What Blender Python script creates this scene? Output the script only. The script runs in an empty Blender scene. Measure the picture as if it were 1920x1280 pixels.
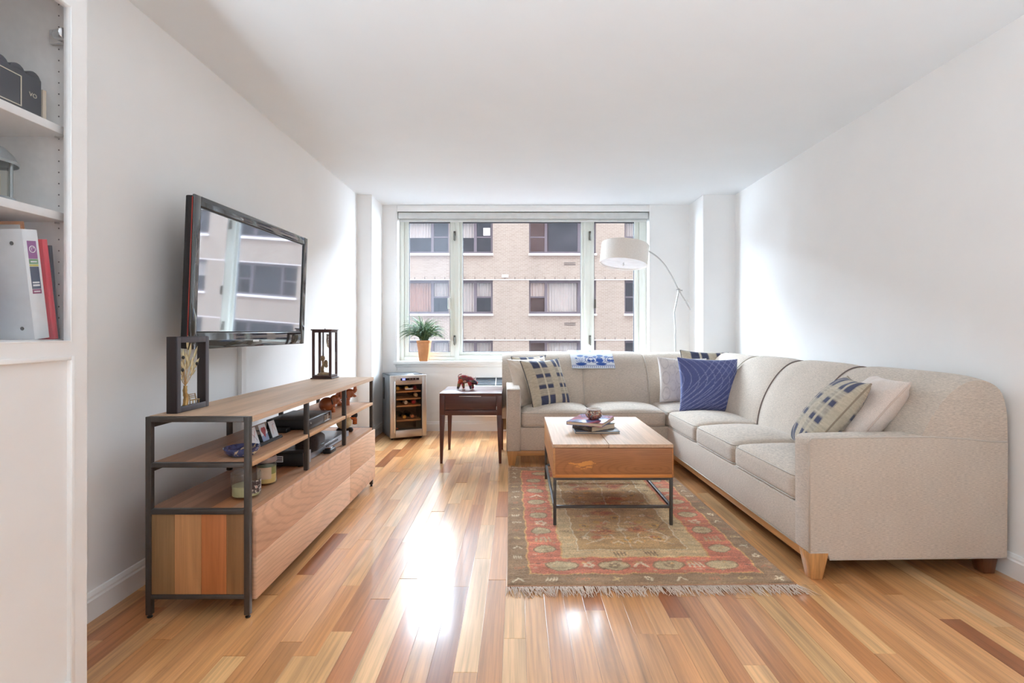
import bpy, bmesh, math, random
import numpy as np
from mathutils import Vector, Matrix, Euler

random.seed(7)
RNG = np.random.default_rng(7)
SC = bpy.context.scene
COL = SC.collection
PI = math.pi
R = math.radians


def lin(r, g, b):
    def f(c):
        c /= 255.0
        return c / 12.92 if c <= 0.04045 else ((c + 0.055) / 1.055) ** 2.4
    return (f(r), f(g), f(b))


# ------------------------------------------------------------------ camera
EYE = 1.08
FPX = 980.0
cam_d = bpy.data.cameras.new('camera')
cam_d.sensor_fit = 'HORIZONTAL'
cam_d.sensor_width = 36.0
cam_d.lens = 36.0 * FPX / 1920.0
cam_d.shift_x = -10.0 / 1920.0
cam_d.shift_y = -20.0 / 1920.0
cam_d.clip_start = 0.05
cam_d.clip_end = 300
cam = bpy.data.objects.new('camera', cam_d)
COL.objects.link(cam)
cam.location = (0, 0, EYE)
cam.rotation_euler = (PI / 2, 0, 0)
SC.camera = cam

# ------------------------------------------------------------------ sky
SKY = 33.0
world = bpy.data.worlds.new('overcast_sky')
SC.world = world
world.use_nodes = True
bg = world.node_tree.nodes['Background']
bg.inputs['Color'].default_value = (0.70, 0.85, 1.0, 1)
bg.inputs['Strength'].default_value = SKY

SC.view_settings.view_transform = 'Standard'
SC.view_settings.look = 'None'
SC.view_settings.gamma = 1.0
SC.view_settings.use_curve_mapping = False
SC.view_settings.exposure = 0.30
try:
    SC.cycles.max_bounces = 14
    SC.cycles.diffuse_bounces = 8
    SC.cycles.glossy_bounces = 6
    SC.cycles.transmission_bounces = 8
    SC.cycles.transparent_max_bounces = 16
    SC.cycles.sample_clamp_indirect = 8.0
    SC.cycles.caustics_reflective = False
    SC.cycles.caustics_refractive = False
    SC.cycles.use_denoising = True
except Exception:
    pass

# daylight portals: one per opening, they only guide sky sampling
def portal(name, loc, rot, sx, sy):
    l = bpy.data.lights.new(name, 'AREA')
    l.shape = 'RECTANGLE'
    l.size = sx
    l.size_y = sy
    l.cycles.is_portal = True
    o = bpy.data.objects.new(name, l)
    COL.objects.link(o)
    o.location = loc
    o.rotation_euler = rot
    return o


portal('window_portal', (0.06, 6.08, 1.52), (-PI / 2, 0, 0), 2.8, 1.7)


# ------------------------------------------------------------------ geometry helpers
class G:
    def __init__(s):
        s.v = []
        s.f = []
        s.c = None

    def add(s, vs, fs, M=None):
        o = len(s.v)
        if M is not None:
            vs = [tuple(M @ Vector(v)) for v in vs]
        s.v.extend([tuple(v) for v in vs])
        s.f.extend([tuple(i + o for i in f) for f in fs])
        return s

    def box(s, x0, x1, y0, y1, z0, z1, M=None):
        vs = [(x0, y0, z0), (x1, y0, z0), (x1, y1, z0), (x0, y1, z0), (x0, y0, z1), (x1, y0, z1), (x1, y1, z1), (x0, y1, z1)]
        fs = [(0, 3, 2, 1), (4, 5, 6, 7), (0, 1, 5, 4), (1, 2, 6, 5), (2, 3, 7, 6), (3, 0, 4, 7)]
        return s.add(vs, fs, M)

    def taper(s, b, t, z0, z1, M=None):      # b, t = (x0,x1,y0,y1) at bottom and top
        vs = [(b[0], b[2], z0), (b[1], b[2], z0), (b[1], b[3], z0), (b[0], b[3], z0),
              (t[0], t[2], z1), (t[1], t[2], z1), (t[1], t[3], z1), (t[0], t[3], z1)]
        fs = [(0, 3, 2, 1), (4, 5, 6, 7), (0, 1, 5, 4), (1, 2, 6, 5), (2, 3, 7, 6), (3, 0, 4, 7)]
        return s.add(vs, fs, M)

    def prism(s, poly, a0, a1, axis='y', M=None):   # poly: 2D points; axis of extrusion
        n = len(poly)
        def p(q, a):
            if axis == 'y':
                return (q[0], a, q[1])
            if axis == 'x':
                return (a, q[0], q[1])
            return (q[0], q[1], a)
        vs = [p(q, a0) for q in poly] + [p(q, a1) for q in poly]
        fs = [tuple(range(n)), tuple(range(2 * n - 1, n - 1, -1))]
        fs += [(i, (i + 1) % n + 0, (i + 1) % n + n, i + n) for i in range(n)]
        return s.add(vs, fs, M)

    def lathe(s, prof, seg=24, M=None, cap=True):   # prof: (r, z) from bottom up
        vs = []
        fs = []
        n = len(prof)
        for r, z in prof:
            for k in range(seg):
                a = 2 * PI * k / seg
                vs.append((r * math.cos(a), r * math.sin(a), z))
        for i in range(n - 1):
            for k in range(seg):
                k2 = (k + 1) % seg
                fs.append((i * seg + k, i * seg + k2, (i + 1) * seg + k2, (i + 1) * seg + k))
        if cap:
            fs.append(tuple(range(seg - 1, -1, -1)))
            fs.append(tuple((n - 1) * seg + k for k in range(seg)))
        return s.add(vs, fs, M)

    def tube(s, pts, r, seg=8, M=None, cap=True):
        pts = [Vector(p) for p in pts]
        n = len(pts)
        rr = r if isinstance(r, (list, tuple)) else [r] * n
        vs = []
        fs = []
        up = None
        for i, p in enumerate(pts):
            d = (pts[min(i + 1, n - 1)] - pts[max(i - 1, 0)])
            d = d.normalized() if d.length > 1e-9 else Vector((0, 0, 1))
            if up is None:
                up = d.orthogonal().normalized()
            up = (up - d * up.dot(d))
            up = up.normalized() if up.length > 1e-6 else d.orthogonal().normalized()
            w = d.cross(up)
            for k in range(seg):
                a = 2 * PI * k / seg
                vs.append(tuple(p + (up * math.cos(a) + w * math.sin(a)) * rr[i]))
        for i in range(n - 1):
            for k in range(seg):
                k2 = (k + 1) % seg
                fs.append((i * seg + k, i * seg + k2, (i + 1) * seg + k2, (i + 1) * seg + k))
        if cap:
            fs.append(tuple(range(seg - 1, -1, -1)))
            fs.append(tuple((n - 1) * seg + k for k in range(seg)))
        return s.add(vs, fs, M)

    def ball(s, c, rx, ry=None, rz=None, seg=16, rings=10, M=None):
        ry = ry or rx
        rz = rz or rx
        vs = [(c[0], c[1], c[2] - rz)]
        fs = []
        for i in range(1, rings):
            t = PI * i / rings - PI / 2
            for k in range(seg):
                a = 2 * PI * k / seg
                vs.append((c[0] + rx * math.cos(t) * math.cos(a), c[1] + ry * math.cos(t) * math.sin(a), c[2] + rz * math.sin(t)))
        vs.append((c[0], c[1], c[2] + rz))
        for k in range(seg):
            fs.append((0, 1 + (k + 1) % seg, 1 + k))
        for i in range(rings - 2):
            for k in range(seg):
                k2 = (k + 1) % seg
                a = 1 + i * seg
                fs.append((a + k, a + k2, a + seg + k2, a + seg + k))
        a = 1 + (rings - 2) * seg
        for k in range(seg):
            fs.append((a + k, a + (k + 1) % seg, len(vs) - 1))
        return s.add(vs, fs, M)

    def holes(s, x0, x1, z0, z1, hs, y0, y1):     # slab in XZ of thickness y0..y1 with rectangular holes
        xs = sorted(set([x0, x1] + [h[0] for h in hs] + [h[1] for h in hs]))
        zs = sorted(set([z0, z1] + [h[2] for h in hs] + [h[3] for h in hs]))
        for i in range(len(xs) - 1):
            run = None
            for j in range(len(zs) - 1):
                cx, cz = (xs[i] + xs[i + 1]) / 2, (zs[j] + zs[j + 1]) / 2
                solid = not any(h[0] < cx < h[1] and h[2] < cz < h[3] for h in hs)
                if solid and run is None:
                    run = zs[j]
                if not solid and run is not None:
                    s.box(xs[i], xs[i + 1], y0, y1, run, zs[j])
                    run = None
            if run is not None:
                s.box(xs[i], xs[i + 1], y0, y1, run, z1)
        return s


def root_of(o):
    while o.parent is not None:
        o = o.parent
    return o


def build(g, name, mat, parent=None, bevel=0.0, smooth=False, color=None, world=False, seg=2, ang=30, loc=None, rot=None):
    """link the collected geometry as one mesh object; world=True means coordinates are given in the unrotated world frame of the root"""
    me = bpy.data.meshes.new(name)
    vs = g.v
    if world and parent is not None:
        l = root_of(parent)['base']
        vs = [(v[0] - l[0], v[1] - l[1], v[2] - l[2]) for v in vs]
    me.from_pydata(vs, [], g.f)
    bm = bmesh.new()
    bm.from_mesh(me)
    bmesh.ops.recalc_face_normals(bm, faces=bm.faces)
    if bevel > 0:
        ed = [e for e in bm.edges if len(e.link_faces) == 2 and e.calc_face_angle(0) > R(ang)]
        bmesh.ops.bevel(bm, geom=ed, offset=bevel, segments=seg, affect='EDGES', profile=0.5, clamp_overlap=True)
    bm.to_mesh(me)
    bm.free()
    if smooth:
        for p in me.polygons:
            p.use_smooth = True
        if smooth == 'auto':
            me.set_sharp_from_angle(angle=R(38))
    elif bevel > 0:
        for p in me.polygons:
            p.use_smooth = True
        me.set_sharp_from_angle(angle=R(50))
    me.materials.append(mat)
    o = bpy.data.objects.new(name, me)
    COL.objects.link(o)
    if color is not None:
        o.color = (*color, 1.0)
    if parent is not None:
        o.parent = parent
    if loc is not None:
        o.location = loc
    if rot is not None:
        o.rotation_euler = rot
    return o


def thing(name, label, cat, loc=(0, 0, 0), rot=(0, 0, 0), group=None):
    o = bpy.data.objects.new(name, None)
    o.empty_display_size = 0.05
    COL.objects.link(o)
    o.location = loc
    o.rotation_euler = rot
    o['base'] = loc
    o['label'] = label
    o['category'] = cat
    if group:
        o['group'] = group
    return o


def tag(o, label, cat, group=None):
    o['label'] = label
    o['category'] = cat
    if group:
        o['group'] = group
    o['base'] = tuple(o.location)
    return o


def struct(o, label=None, cat=None):
    o['kind'] = 'structure'
    if label:
        o['label'] = label
    if cat:
        o['category'] = cat
    o['base'] = tuple(o.location)
    return o


# ------------------------------------------------------------------ materials
def new_mat(name):
    m = bpy.data.materials.new(name)
    m.use_nodes = True
    nt = m.node_tree
    return m, nt, nt.nodes['Principled BSDF']


def N(nt, kind, **kw):
    n = nt.nodes.new(kind)
    for k, v in kw.items():
        setattr(n, k, v)
    return n


def L(nt, a, b):
    nt.links.new(a, b)


def mul_col(nt, a, b, fac=1.0):
    m = N(nt, 'ShaderNodeMix', data_type='RGBA', blend_type='MULTIPLY')
    m.inputs['Factor'].default_value = fac
    for sock, v in ((m.inputs['A'], a), (m.inputs['B'], b)):
        if isinstance(v, tuple):
            sock.default_value = (*v, 1)
        else:
            L(nt, v, sock)
    return m.outputs['Result']


def ramp(nt, fac, stops):
    r = N(nt, 'ShaderNodeValToRGB')
    e = r.color_ramp.elements
    while len(e) < len(stops):
        e.new(0.5)
    for i, (p, c) in enumerate(stops):
        e[i].position = p
        e[i].color = (*c, 1) if isinstance(c, tuple) else (c, c, c, 1)
    L(nt, fac, r.inputs['Fac'])
    return r.outputs['Color']


def noise(nt, vec, scale, detail=4, rough=0.55, dist=0.0):
    n = N(nt, 'ShaderNodeTexNoise')
    n.inputs['Scale'].default_value = scale
    n.inputs['Detail'].default_value = detail
    n.inputs['Roughness'].default_value = rough
    n.inputs['Distortion'].default_value = dist
    if vec is not None:
        L(nt, vec, n.inputs['Vector'])
    return n.outputs['Fac']


def ocoord(nt, scale=(1, 1, 1), rnd=False):
    tc = N(nt, 'ShaderNodeTexCoord')
    out = tc.outputs['Object']
    if rnd:
        oi = N(nt, 'ShaderNodeObjectInfo')
        vm = N(nt, 'ShaderNodeVectorMath', operation='SCALE')
        vm.inputs[0].default_value = (17.0, 31.0, 23.0)
        L(nt, oi.outputs['Random'], vm.inputs['Scale'])
        va = N(nt, 'ShaderNodeVectorMath', operation='ADD')
        L(nt, out, va.inputs[0])
        L(nt, vm.outputs[0], va.inputs[1])
        out = va.outputs[0]
    mp = N(nt, 'ShaderNodeMapping')
    mp.inputs['Scale'].default_value = scale
    L(nt, out, mp.inputs['Vector'])
    return mp.outputs['Vector']


def bump(nt, bsdf, h, strength, dist=0.002):
    b = N(nt, 'ShaderNodeBump')
    b.inputs['Strength'].default_value = strength
    b.inputs['Distance'].default_value = dist
    L(nt, h, b.inputs['Height'])
    L(nt, b.outputs['Normal'], bsdf.inputs['Normal'])


MATS = {}


def paint(name, col, rough=0.5, metal=0.0, var=0.06, scale=14.0, bmp=0.0, coat=0.0, spec=0.5, aniso=None):
    if name in MATS:
        return MATS[name]
    m, nt, b = new_mat(name)
    v = ocoord(nt, aniso or (1, 1, 1))
    f = noise(nt, v, scale, 4)
    c = ramp(nt, f, [(0.3, tuple(x * (1 - var) for x in col)), (0.7, tuple(min(1, x * (1 + var)) for x in col))])
    L(nt, c, b.inputs['Base Color'])
    b.inputs['Roughness'].default_value = rough
    b.inputs['Metallic'].default_value = metal
    b.inputs['Specular IOR Level'].default_value = spec
    b.inputs['Coat Weight'].default_value = coat
    b.inputs['Coat Roughness'].default_value = 0.05
    if bmp > 0:
        bump(nt, b, f, bmp)
    MATS[name] = m
    return m


def wood(name, axis, lo=0.72, hi=1.2, rough=0.4, coat=0.0, ring=0.35, spec=0.5, fine=1.0, coat_rough=0.08, wavy=1.2, bmp=0.06):
    """grain runs along axis; colour comes from the object's own colour"""
    if name in MATS:
        return MATS[name]
    m, nt, b = new_mat(name)
    sc = [9.0, 9.0, 9.0]
    sc['xyz'.index(axis)] = 0.75
    v = ocoord(nt, tuple(sc), True)
    big = noise(nt, v, 1.0, 5, 0.6, wavy)
    sc2 = [95.0, 95.0, 95.0]
    sc2['xyz'.index(axis)] = 2.2
    fi = noise(nt, ocoord(nt, tuple(sc2), True), 1.0, 3, 0.6)
    wv = N(nt, 'ShaderNodeTexWave', wave_type='RINGS', rings_direction='X' if axis != 'x' else 'Y')
    sc3 = [3.2, 3.2, 3.2]
    sc3['xyz'.index(axis)] = 0.42
    L(nt, ocoord(nt, tuple(sc3), True), wv.inputs['Vector'])
    wv.inputs['Scale'].default_value = 2.3
    wv.inputs['Distortion'].default_value = 5.0
    wv.inputs['Detail'].default_value = 2.0
    wv.inputs['Detail Scale'].default_value = 0.8
    oi = N(nt, 'ShaderNodeObjectInfo')
    c = mul_col(nt, oi.outputs['Color'], ramp(nt, big, [(0.28, lo), (0.5, 1.0), (0.72, hi)]))
    c = mul_col(nt, c, ramp(nt, fi, [(0.3, 1 - 0.22 * fine), (0.6, 1 + 0.08 * fine)]))
    c = mul_col(nt, c, ramp(nt, wv.outputs['Fac'], [(0.0, 1.0), (0.75, 1.0), (0.95, 0.72)]), ring)
    L(nt, c, b.inputs['Base Color'])
    b.inputs['Roughness'].default_value = rough
    b.inputs['Specular IOR Level'].default_value = spec
    b.inputs['Coat Weight'].default_value = coat
    b.inputs['Coat Roughness'].default_value = coat_rough
    if bmp:
        bump(nt, b, fi, bmp, 0.001)
    MATS[name] = m
    return m


def fabric(name, col, fleck=0.16, scale=1.0, rough=0.9, aniso=(60, 60, 420), sheen=0.2):
    if name in MATS:
        return MATS[name]
    m, nt, b = new_mat(name)
    f1 = noise(nt, ocoord(nt, tuple(a * scale for a in aniso)), 1.0, 3, 0.7)
    f2 = noise(nt, ocoord(nt, (900 * scale,) * 3), 1.0, 2, 0.5)
    f3 = noise(nt, ocoord(nt, (5, 5, 5)), 1.0, 3, 0.5)
    c = mul_col(nt, col, ramp(nt, f1, [(0.3, 1 - fleck), (0.62, 1.0 + fleck * 0.3)]))
    c = mul_col(nt, c, ramp(nt, f2, [(0.3, 1 - fleck * 0.6), (0.65, 1.0 + fleck * 0.15)]))
    c = mul_col(nt, c, ramp(nt, f3, [(0.3, 0.95), (0.7, 1.03)]))
    L(nt, c, b.inputs['Base Color'])
    b.inputs['Roughness'].default_value = rough
    b.inputs['Specular IOR Level'].default_value = 0.2
    b.inputs['Sheen Weight'].default_value = sheen
    bump(nt, b, f1, 0.16, 0.0010)
    MATS[name] = m
    return m


def attr_mat(name, rough=0.9, sheen=0.15, bmp=0.3, bscale=500.0, spec=0.2):
    """woven or printed pattern held in the mesh colour attribute"""
    if name in MATS:
        return MATS[name]
    m, nt, b = new_mat(name)
    a = N(nt, 'ShaderNodeVertexColor', layer_name='pattern')
    f = noise(nt, ocoord(nt, (bscale,) * 3), 1.0, 2, 0.6)
    c = mul_col(nt, a.outputs['Color'], ramp(nt, f, [(0.3, 0.82), (0.7, 1.1)]))
    L(nt, c, b.inputs['Base Color'])
    b.inputs['Roughness'].default_value = rough
    b.inputs['Specular IOR Level'].default_value = spec
    b.inputs['Sheen Weight'].default_value = sheen
    if bmp:
        bump(nt, b, f, bmp, 0.0015)
    MATS[name] = m
    return m


def glass(name, tint=(1, 1, 1), refl=1.0, haze=0.0, hazecol=(0.8, 0.85, 0.9), rough=0.02):
    """thin pane: clear transmission, mirror by Fresnel, optional dust"""
    if name in MATS:
        return MATS[name]
    m = bpy.data.materials.new(name)
    m.use_nodes = True
    nt = m.node_tree
    nt.nodes.clear()
    out = N(nt, 'ShaderNodeOutputMaterial')
    tr = N(nt, 'ShaderNodeBsdfTransparent')
    tr.inputs['Color'].default_value = (*tint, 1)
    gl = N(nt, 'ShaderNodeBsdfGlossy')
    gl.inputs['Roughness'].default_value = rough
    fr = N(nt, 'ShaderNodeFresnel')
    fr.inputs['IOR'].default_value = 1.45
    mu = N(nt, 'ShaderNodeMath', operation='MULTIPLY')
    L(nt, fr.outputs[0], mu.inputs[0])
    mu.inputs[1].default_value = refl
    ge = N(nt, 'ShaderNodeNewGeometry')            # no inner reflection at the rear face of the sheet
    fb = N(nt, 'ShaderNodeMath', operation='SUBTRACT')
    fb.inputs[0].default_value = 1.0
    L(nt, ge.outputs['Backfacing'], fb.inputs[1])
    mu2 = N(nt, 'ShaderNodeMath', operation='MULTIPLY')
    mu2.use_clamp = True
    L(nt, mu.outputs[0], mu2.inputs[0])
    L(nt, fb.outputs[0], mu2.inputs[1])
    mu = mu2
    mx = N(nt, 'ShaderNodeMixShader')
    L(nt, mu.outputs[0], mx.inputs['Fac'])
    L(nt, tr.outputs[0], mx.inputs[1])
    L(nt, gl.outputs[0], mx.inputs[2])
    last = mx.outputs[0]
    if haze > 0:
        di = N(nt, 'ShaderNodeBsdfTranslucent')
        di.inputs['Color'].default_value = (*hazecol, 1)
        f = noise(nt, ocoord(nt, (40, 40, 40)), 1.0, 5, 0.7)
        h = N(nt, 'ShaderNodeMath', operation='MULTIPLY')
        L(nt, f, h.inputs[0])
        h.inputs[1].default_value = haze * 2
        m2 = N(nt, 'ShaderNodeMixShader')
        L(nt, h.outputs[0], m2.inputs['Fac'])
        L(nt, last, m2.inputs[1])
        L(nt, di.outputs[0], m2.inputs[2])
        last = m2.outputs[0]
    L(nt, last, out.inputs['Surface'])
    MATS[name] = m
    return m


def emit(name, col, s):
    m, nt, b = new_mat(name)
    b.inputs['Base Color'].default_value = (*col, 1)
    b.inputs['Emission Color'].default_value = (*col, 1)
    b.inputs['Emission Strength'].default_value = s
    return m


M_WALL = paint('wall_paint', (0.87, 0.865, 0.855), 0.55, var=0.012, scale=3, spec=0.3)
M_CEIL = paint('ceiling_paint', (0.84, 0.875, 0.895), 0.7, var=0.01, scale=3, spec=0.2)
M_TRIM = paint('trim_paint', (0.86, 0.855, 0.84), 0.35, var=0.015, scale=6)
M_FRAME = paint('window_enamel', lin(222, 224, 216), 0.35, var=0.02, scale=6)
M_WHITE = paint('white_lacquer', (0.84, 0.82, 0.80), 0.4, var=0.015, scale=5)
M_STEEL = paint('dark_gunmetal', lin(74, 68, 64), 0.42, metal=0.35, var=0.1, scale=30)
M_CHROME = paint('brushed_chrome', (0.72, 0.72, 0.72), 0.22, metal=1.0, var=0.05, scale=40)
M_STAIN = paint('stainless_steel', lin(186, 176, 168), 0.34, metal=1.0, var=0.06, scale=30, aniso=(1, 1, 12))
M_BLACK = paint('black_plastic', lin(30, 29, 31), 0.38, var=0.12, scale=40)
M_BLKMAT = paint('matte_black', lin(36, 34, 36), 0.7, var=0.15, scale=60)
M_GLOSSBLK = paint('piano_black', lin(16, 17, 20), 0.06, var=0.05, scale=10, coat=1.0, spec=0.8)
# ================================================================== THE SETTING
XL, XR, YB, YR, H = -1.60, 2.178, 5.647, -2.6, 2.44
WX0, WX1, WZ0, WZ1 = -1.296, 1.423, 0.75, 2.43     # window opening

# ---- floor: subfloor plus planks
g = G().box(XL - 0.1, XR + 0.1, YR - 0.1, YB + 0.1, -0.2, -0.016)
floor = struct(build(g, 'floor', paint('subfloor', lin(60, 38, 24), 0.8)))
W_FLOOR = wood('floor_plank_wood', 'y', lo=0.66, hi=1.16, rough=0.30, coat=0.42, ring=0.45, fine=1.0, coat_rough=0.12, spec=0.4, bmp=0)
PAL = [(212, 160, 112), (216, 166, 118), (206, 152, 104), (222, 178, 130), (198, 142, 94), (212, 160, 114), (190, 130, 84),
       (226, 184, 140), (208, 154, 108), (200, 146, 98), (216, 168, 122), (228, 188, 144), (210, 156, 110), (214, 164, 116), (182, 120, 76), (220, 174, 126), (204, 148, 100), (210, 158, 112), (218, 170, 122), (202, 146, 100), (152, 94, 58)]
PW = 0.0776


def plank_geo(g, x0, x1, y0, y1):
    b = 0.0009
    e = 0.0003
    dz = 0.0003
    x0, x1, y0, y1 = x0 + e, x1 - e, y0 + e, y1 - e
    vs = [(x0, y0, -0.015), (x1, y0, -0.015), (x1, y1, -0.015), (x0, y1, -0.015),
          (x0, y0, -dz), (x1, y0, -dz), (x1, y1, -dz), (x0, y1, -dz),
          (x0 + b, y0 + b, 0), (x1 - b, y0 + b, 0), (x1 - b, y1 - b, 0), (x0 + b, y1 - b, 0)]
    fs = [(8, 9, 10, 11), (0, 1, 5, 4), (1, 2, 6, 5), (2, 3, 7, 6), (3, 0, 4, 7), (4, 5, 9, 8), (5, 6, 10, 9), (6, 7, 11, 10), (7, 4, 8, 11)]
    g.add(vs, fs)


rest = G()
nrow = int((XR - XL) / PW) + 1
cnt = 0
for i in range(nrow):
    x0 = XL + i * PW
    x1 = min(x0 + PW, XR)
    y = 1.25 - random.uniform(0, 0.75)
    plank_geo(rest, x0, x1, YR, y)
    while y < YB - 0.01:
        ln = random.choice([0.45, 0.62, 0.8, 0.95, 1.1, 1.3]) * random.uniform(0.9, 1.1)
        y1 = min(y + ln, YB)
        if YB - y1 < 0.25:
            y1 = YB
        g = G()
        cx, cy = (x0 + x1) / 2, (y + y1) / 2
        plank_geo(g, x0 - cx, x1 - cx, y - cy, y1 - cy)
        c = random.choice(PAL[:-1]) if random.random() > 0.022 else PAL[-1]
        k = random.uniform(0.92, 1.06)
        o = build(g, 'plank', W_FLOOR, floor, color=tuple(min(1, q * k * w_) for q, w_ in zip(lin(*c), (1.0, 0.95, 0.84))), loc=(cx, cy, 0),
                  rot=(random.gauss(0, 0.0011), random.gauss(0, 0.0013), 0))
        cnt += 1
        y = y1
o = build(rest, 'plank_field', W_FLOOR, floor, color=lin(192, 134, 86))
o['kind'] = 'stuff'
print('PLANKS', cnt)

# ---- ceiling and walls
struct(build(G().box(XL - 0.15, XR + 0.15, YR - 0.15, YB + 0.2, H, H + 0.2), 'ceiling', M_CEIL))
struct(build(G().box(XL - 0.15, XL, YR - 0.15, YB + 0.2, -0.2, H), 'wall_left', M_WALL))
struct(build(G().box(XR, XR + 0.15, YR - 0.15, YB + 0.2, -0.2, H), 'wall_right', M_WALL))
struct(build(G().holes(XL, XR, -0.2, H, [(WX0, WX1, WZ0, WZ1)], YB, YB + 0.2), 'wall_back', M_WALL))
struct(build(G().box(XL, -1.455, 5.227, YB, 0, H), 'wall_pier_left', M_WALL))
struct(build(G().box(1.858, XR, 5.227, YB, 0, H), 'wall_pier_right', M_WALL))
struct(build(G().box(XL, XR, YR - 0.15, YR, -0.2, H), 'wall_rear', M_WALL))


# ---- baseboards with a moulded top
def baseboard(name, pts, nrm):
    prof = [(0, 0), (0.016, 0), (0.016, 0.075), (0.012, 0.082), (0.012, 0.09), (0.006, 0.103), (0, 0.105)]
    g = G()
    for (a, b), n in zip(pts, nrm):
        vs = []
        for e in (a, b):
            for d, z in prof:
                vs.append((e[0] + n[0] * d, e[1] + n[1] * d, z))
        k = len(prof)
        fs = [tuple(range(k)), tuple(range(2 * k - 1, k - 1, -1))] + [(i, (i + 1) % k, (i + 1) % k + k, i + k) for i in range(k)]
        g.add(vs, fs)
    return struct(build(g, name, M_TRIM))


baseboard('baseboard_left', [((XL, 1.6), (XL, 5.227)), ((XL, 5.227), (-1.455, 5.227)), ((-1.455, 5.227), (-1.455, YB))], [(1, 0), (0, -1), (1, 0)])
baseboard('baseboard_back', [((-1.455, YB), (1.858, YB))], [(0, -1)])
baseboard('baseboard_right', [((XR, YR), (XR, 5.227)), ((XR, 5.227), (1.858, 5.227)), ((1.858, 5.227), (1.858, YB))], [(-1, 0), (0, -1), (-1, 0)])

# ---- the window
FY = YB + 0.115        # room face of the sash frames
KW = FY / FPX
def wx(u): return (u - 970) * KW
def wz(v): return EYE - (v - 620) * KW
gl_z0, gl_z1 = wz(660), wz(415)
panes = [(wx(766), wx(844)), (wx(867), wx(1090)), (wx(1114), wx(1190))]
gaps = [(p[0], p[1], gl_z0, gl_z1) for p in panes]
g = G().holes(WX0, WX1, WZ0, WZ1, [(panes[0][0] - 0.05, panes[0][1] + 0.05, gl_z0 - 0.05, gl_z1 + 0.05),
                                   (panes[1][0] - 0.035, panes[1][1] + 0.035, gl_z0 - 0.035, gl_z1 + 0.035),
                                   (panes[2][0] - 0.05, panes[2][1] + 0.05, gl_z0 - 0.05, gl_z1 + 0.05)], FY, FY + 0.07)
win = struct(build(g, 'window_1', M_FRAME, bevel=0.003))
M_PANE = glass('window_pane', refl=0.7)
M_PANE_D = glass('dusty_pane', refl=0.7, haze=0.012, hazecol=(0.78, 0.84, 0.92))
M_GASKET = paint('dark_gasket', lin(70, 70, 74), 0.6)
for i, p in enumerate(panes):
    fx = 0.05 if i != 1 else 0.035
    dy = 0.012 if i != 1 else 0.02
    s = build(G().holes(p[0] - fx, p[1] + fx, gl_z0 - fx, gl_z1 + fx, [(p[0], p[1], gl_z0, gl_z1)], FY + dy, FY + 0.055), 'sash', M_FRAME, win, bevel=0.004)
    build(G().holes(p[0], p[1], gl_z0, gl_z1, [(p[0] + 0.006, p[1] - 0.006, gl_z0 + 0.006, gl_z1 - 0.012)], FY + dy + 0.008, FY + 0.045), 'gasket', M_GASKET, s)
    build(G().box(p[0] + 0.004, p[1] - 0.004, FY + 0.034, FY + 0.040, gl_z0 + 0.004, gl_z1 - 0.004), 'pane', M_PANE_D if i == 0 else M_PANE, s)
# sash hardware
M_LATCH = paint('bronze_latch', lin(92, 88, 80), 0.4, metal=0.6)
for u, v in ((852.5, 442), (852.5, 637), (1106, 442), (1106, 637)):
    x, z = wx(u), wz(v)
    g = G().box(x - 0.012, x + 0.012, FY - 0.012, FY, z - 0.05, z + 0.05).tube([(x, FY - 0.014, z + 0.03), (x, FY - 0.03, z + 0.01), (x + 0.004, FY - 0.03, z - 0.06)], 0.007, 6)
    build(g, 'latch', M_LATCH, win, bevel=0.002)
x, z = wx(843), wz(569)
build(G().holes(x - 0.02, x + 0.012, z - 0.06, z + 0.06, [(x - 0.011, x + 0.004, z - 0.048, z + 0.048)], FY - 0.012, FY + 0.012), 'sash_pull', M_FRAME, win, bevel=0.002)
x = wx(1116)
build(G().box(x - 0.008, x + 0.008, FY - 0.01, FY + 0.012, z - 0.05, z + 0.05), 'sash_pull', M_LATCH, win, bevel=0.002)
# casing, sill, reveal liner
struct(build(G().holes(WX0 - 0.012, WX1 + 0.012, WZ0, H - 0.006, [(WX0, WX1, WZ0 - 0.1, WZ1 - 0.065)], YB - 0.012, YB), 'trim_1', M_TRIM, bevel=0.003))
struct(build(G().box(WX0 - 0.035, WX1 + 0.035, YB - 0.035, YB + 0.02, WZ0 - 0.032, WZ0 + 0.003).box(WX0 - 0.02, WX1 + 0.02, YB - 0.012, YB, WZ0 - 0.06, WZ0 - 0.032).box(WX0, WX1, YB, FY, WZ0 - 0.01, WZ0 + 0.003), 'sill_1', M_TRIM, bevel=0.004))
# roller blind cassette
rb = thing('roller_blind', 'rolled-up white roller blind in its cassette across the top of the window', 'blind', (0.06, YB + 0.05, wz(413)))
zc0, zc1 = 2.262, 2.365
build(G().box(WX0 + 0.01, WX1 - 0.01, YB + 0.0, YB + 0.012, zc0 + 0.03, zc1).box(WX0 + 0.01, WX1 - 0.01, YB + 0.0, YB + 0.1, zc1 - 0.01, zc1), 'cassette', paint('blind_cassette', lin(205, 206, 204), 0.45), rb, bevel=0.002, world=True)
build(G().tube([(WX0 + 0.02, YB + 0.055, zc0 + 0.055), (WX1 - 0.02, YB + 0.055, zc0 + 0.055)], 0.036, 20), 'fabric_roll', fabric('blind_cloth', lin(232, 232, 230), 0.05), rb, smooth='auto', world=True)
build(G().box(WX0 + 0.02, WX1 - 0.02, YB + 0.022, YB + 0.036, zc0 + 0.0, zc0 + 0.028), 'bottom_bar', paint('blind_bar', lin(212, 213, 210), 0.4), rb, bevel=0.003, world=True)

# ================================================================== OUTSIDE
FYB = 24.0
KF = FYB / FPX
def fx_(u): return (u - 970) * KF
def fz_(v): return EYE - (v - 620) * KF


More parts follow.
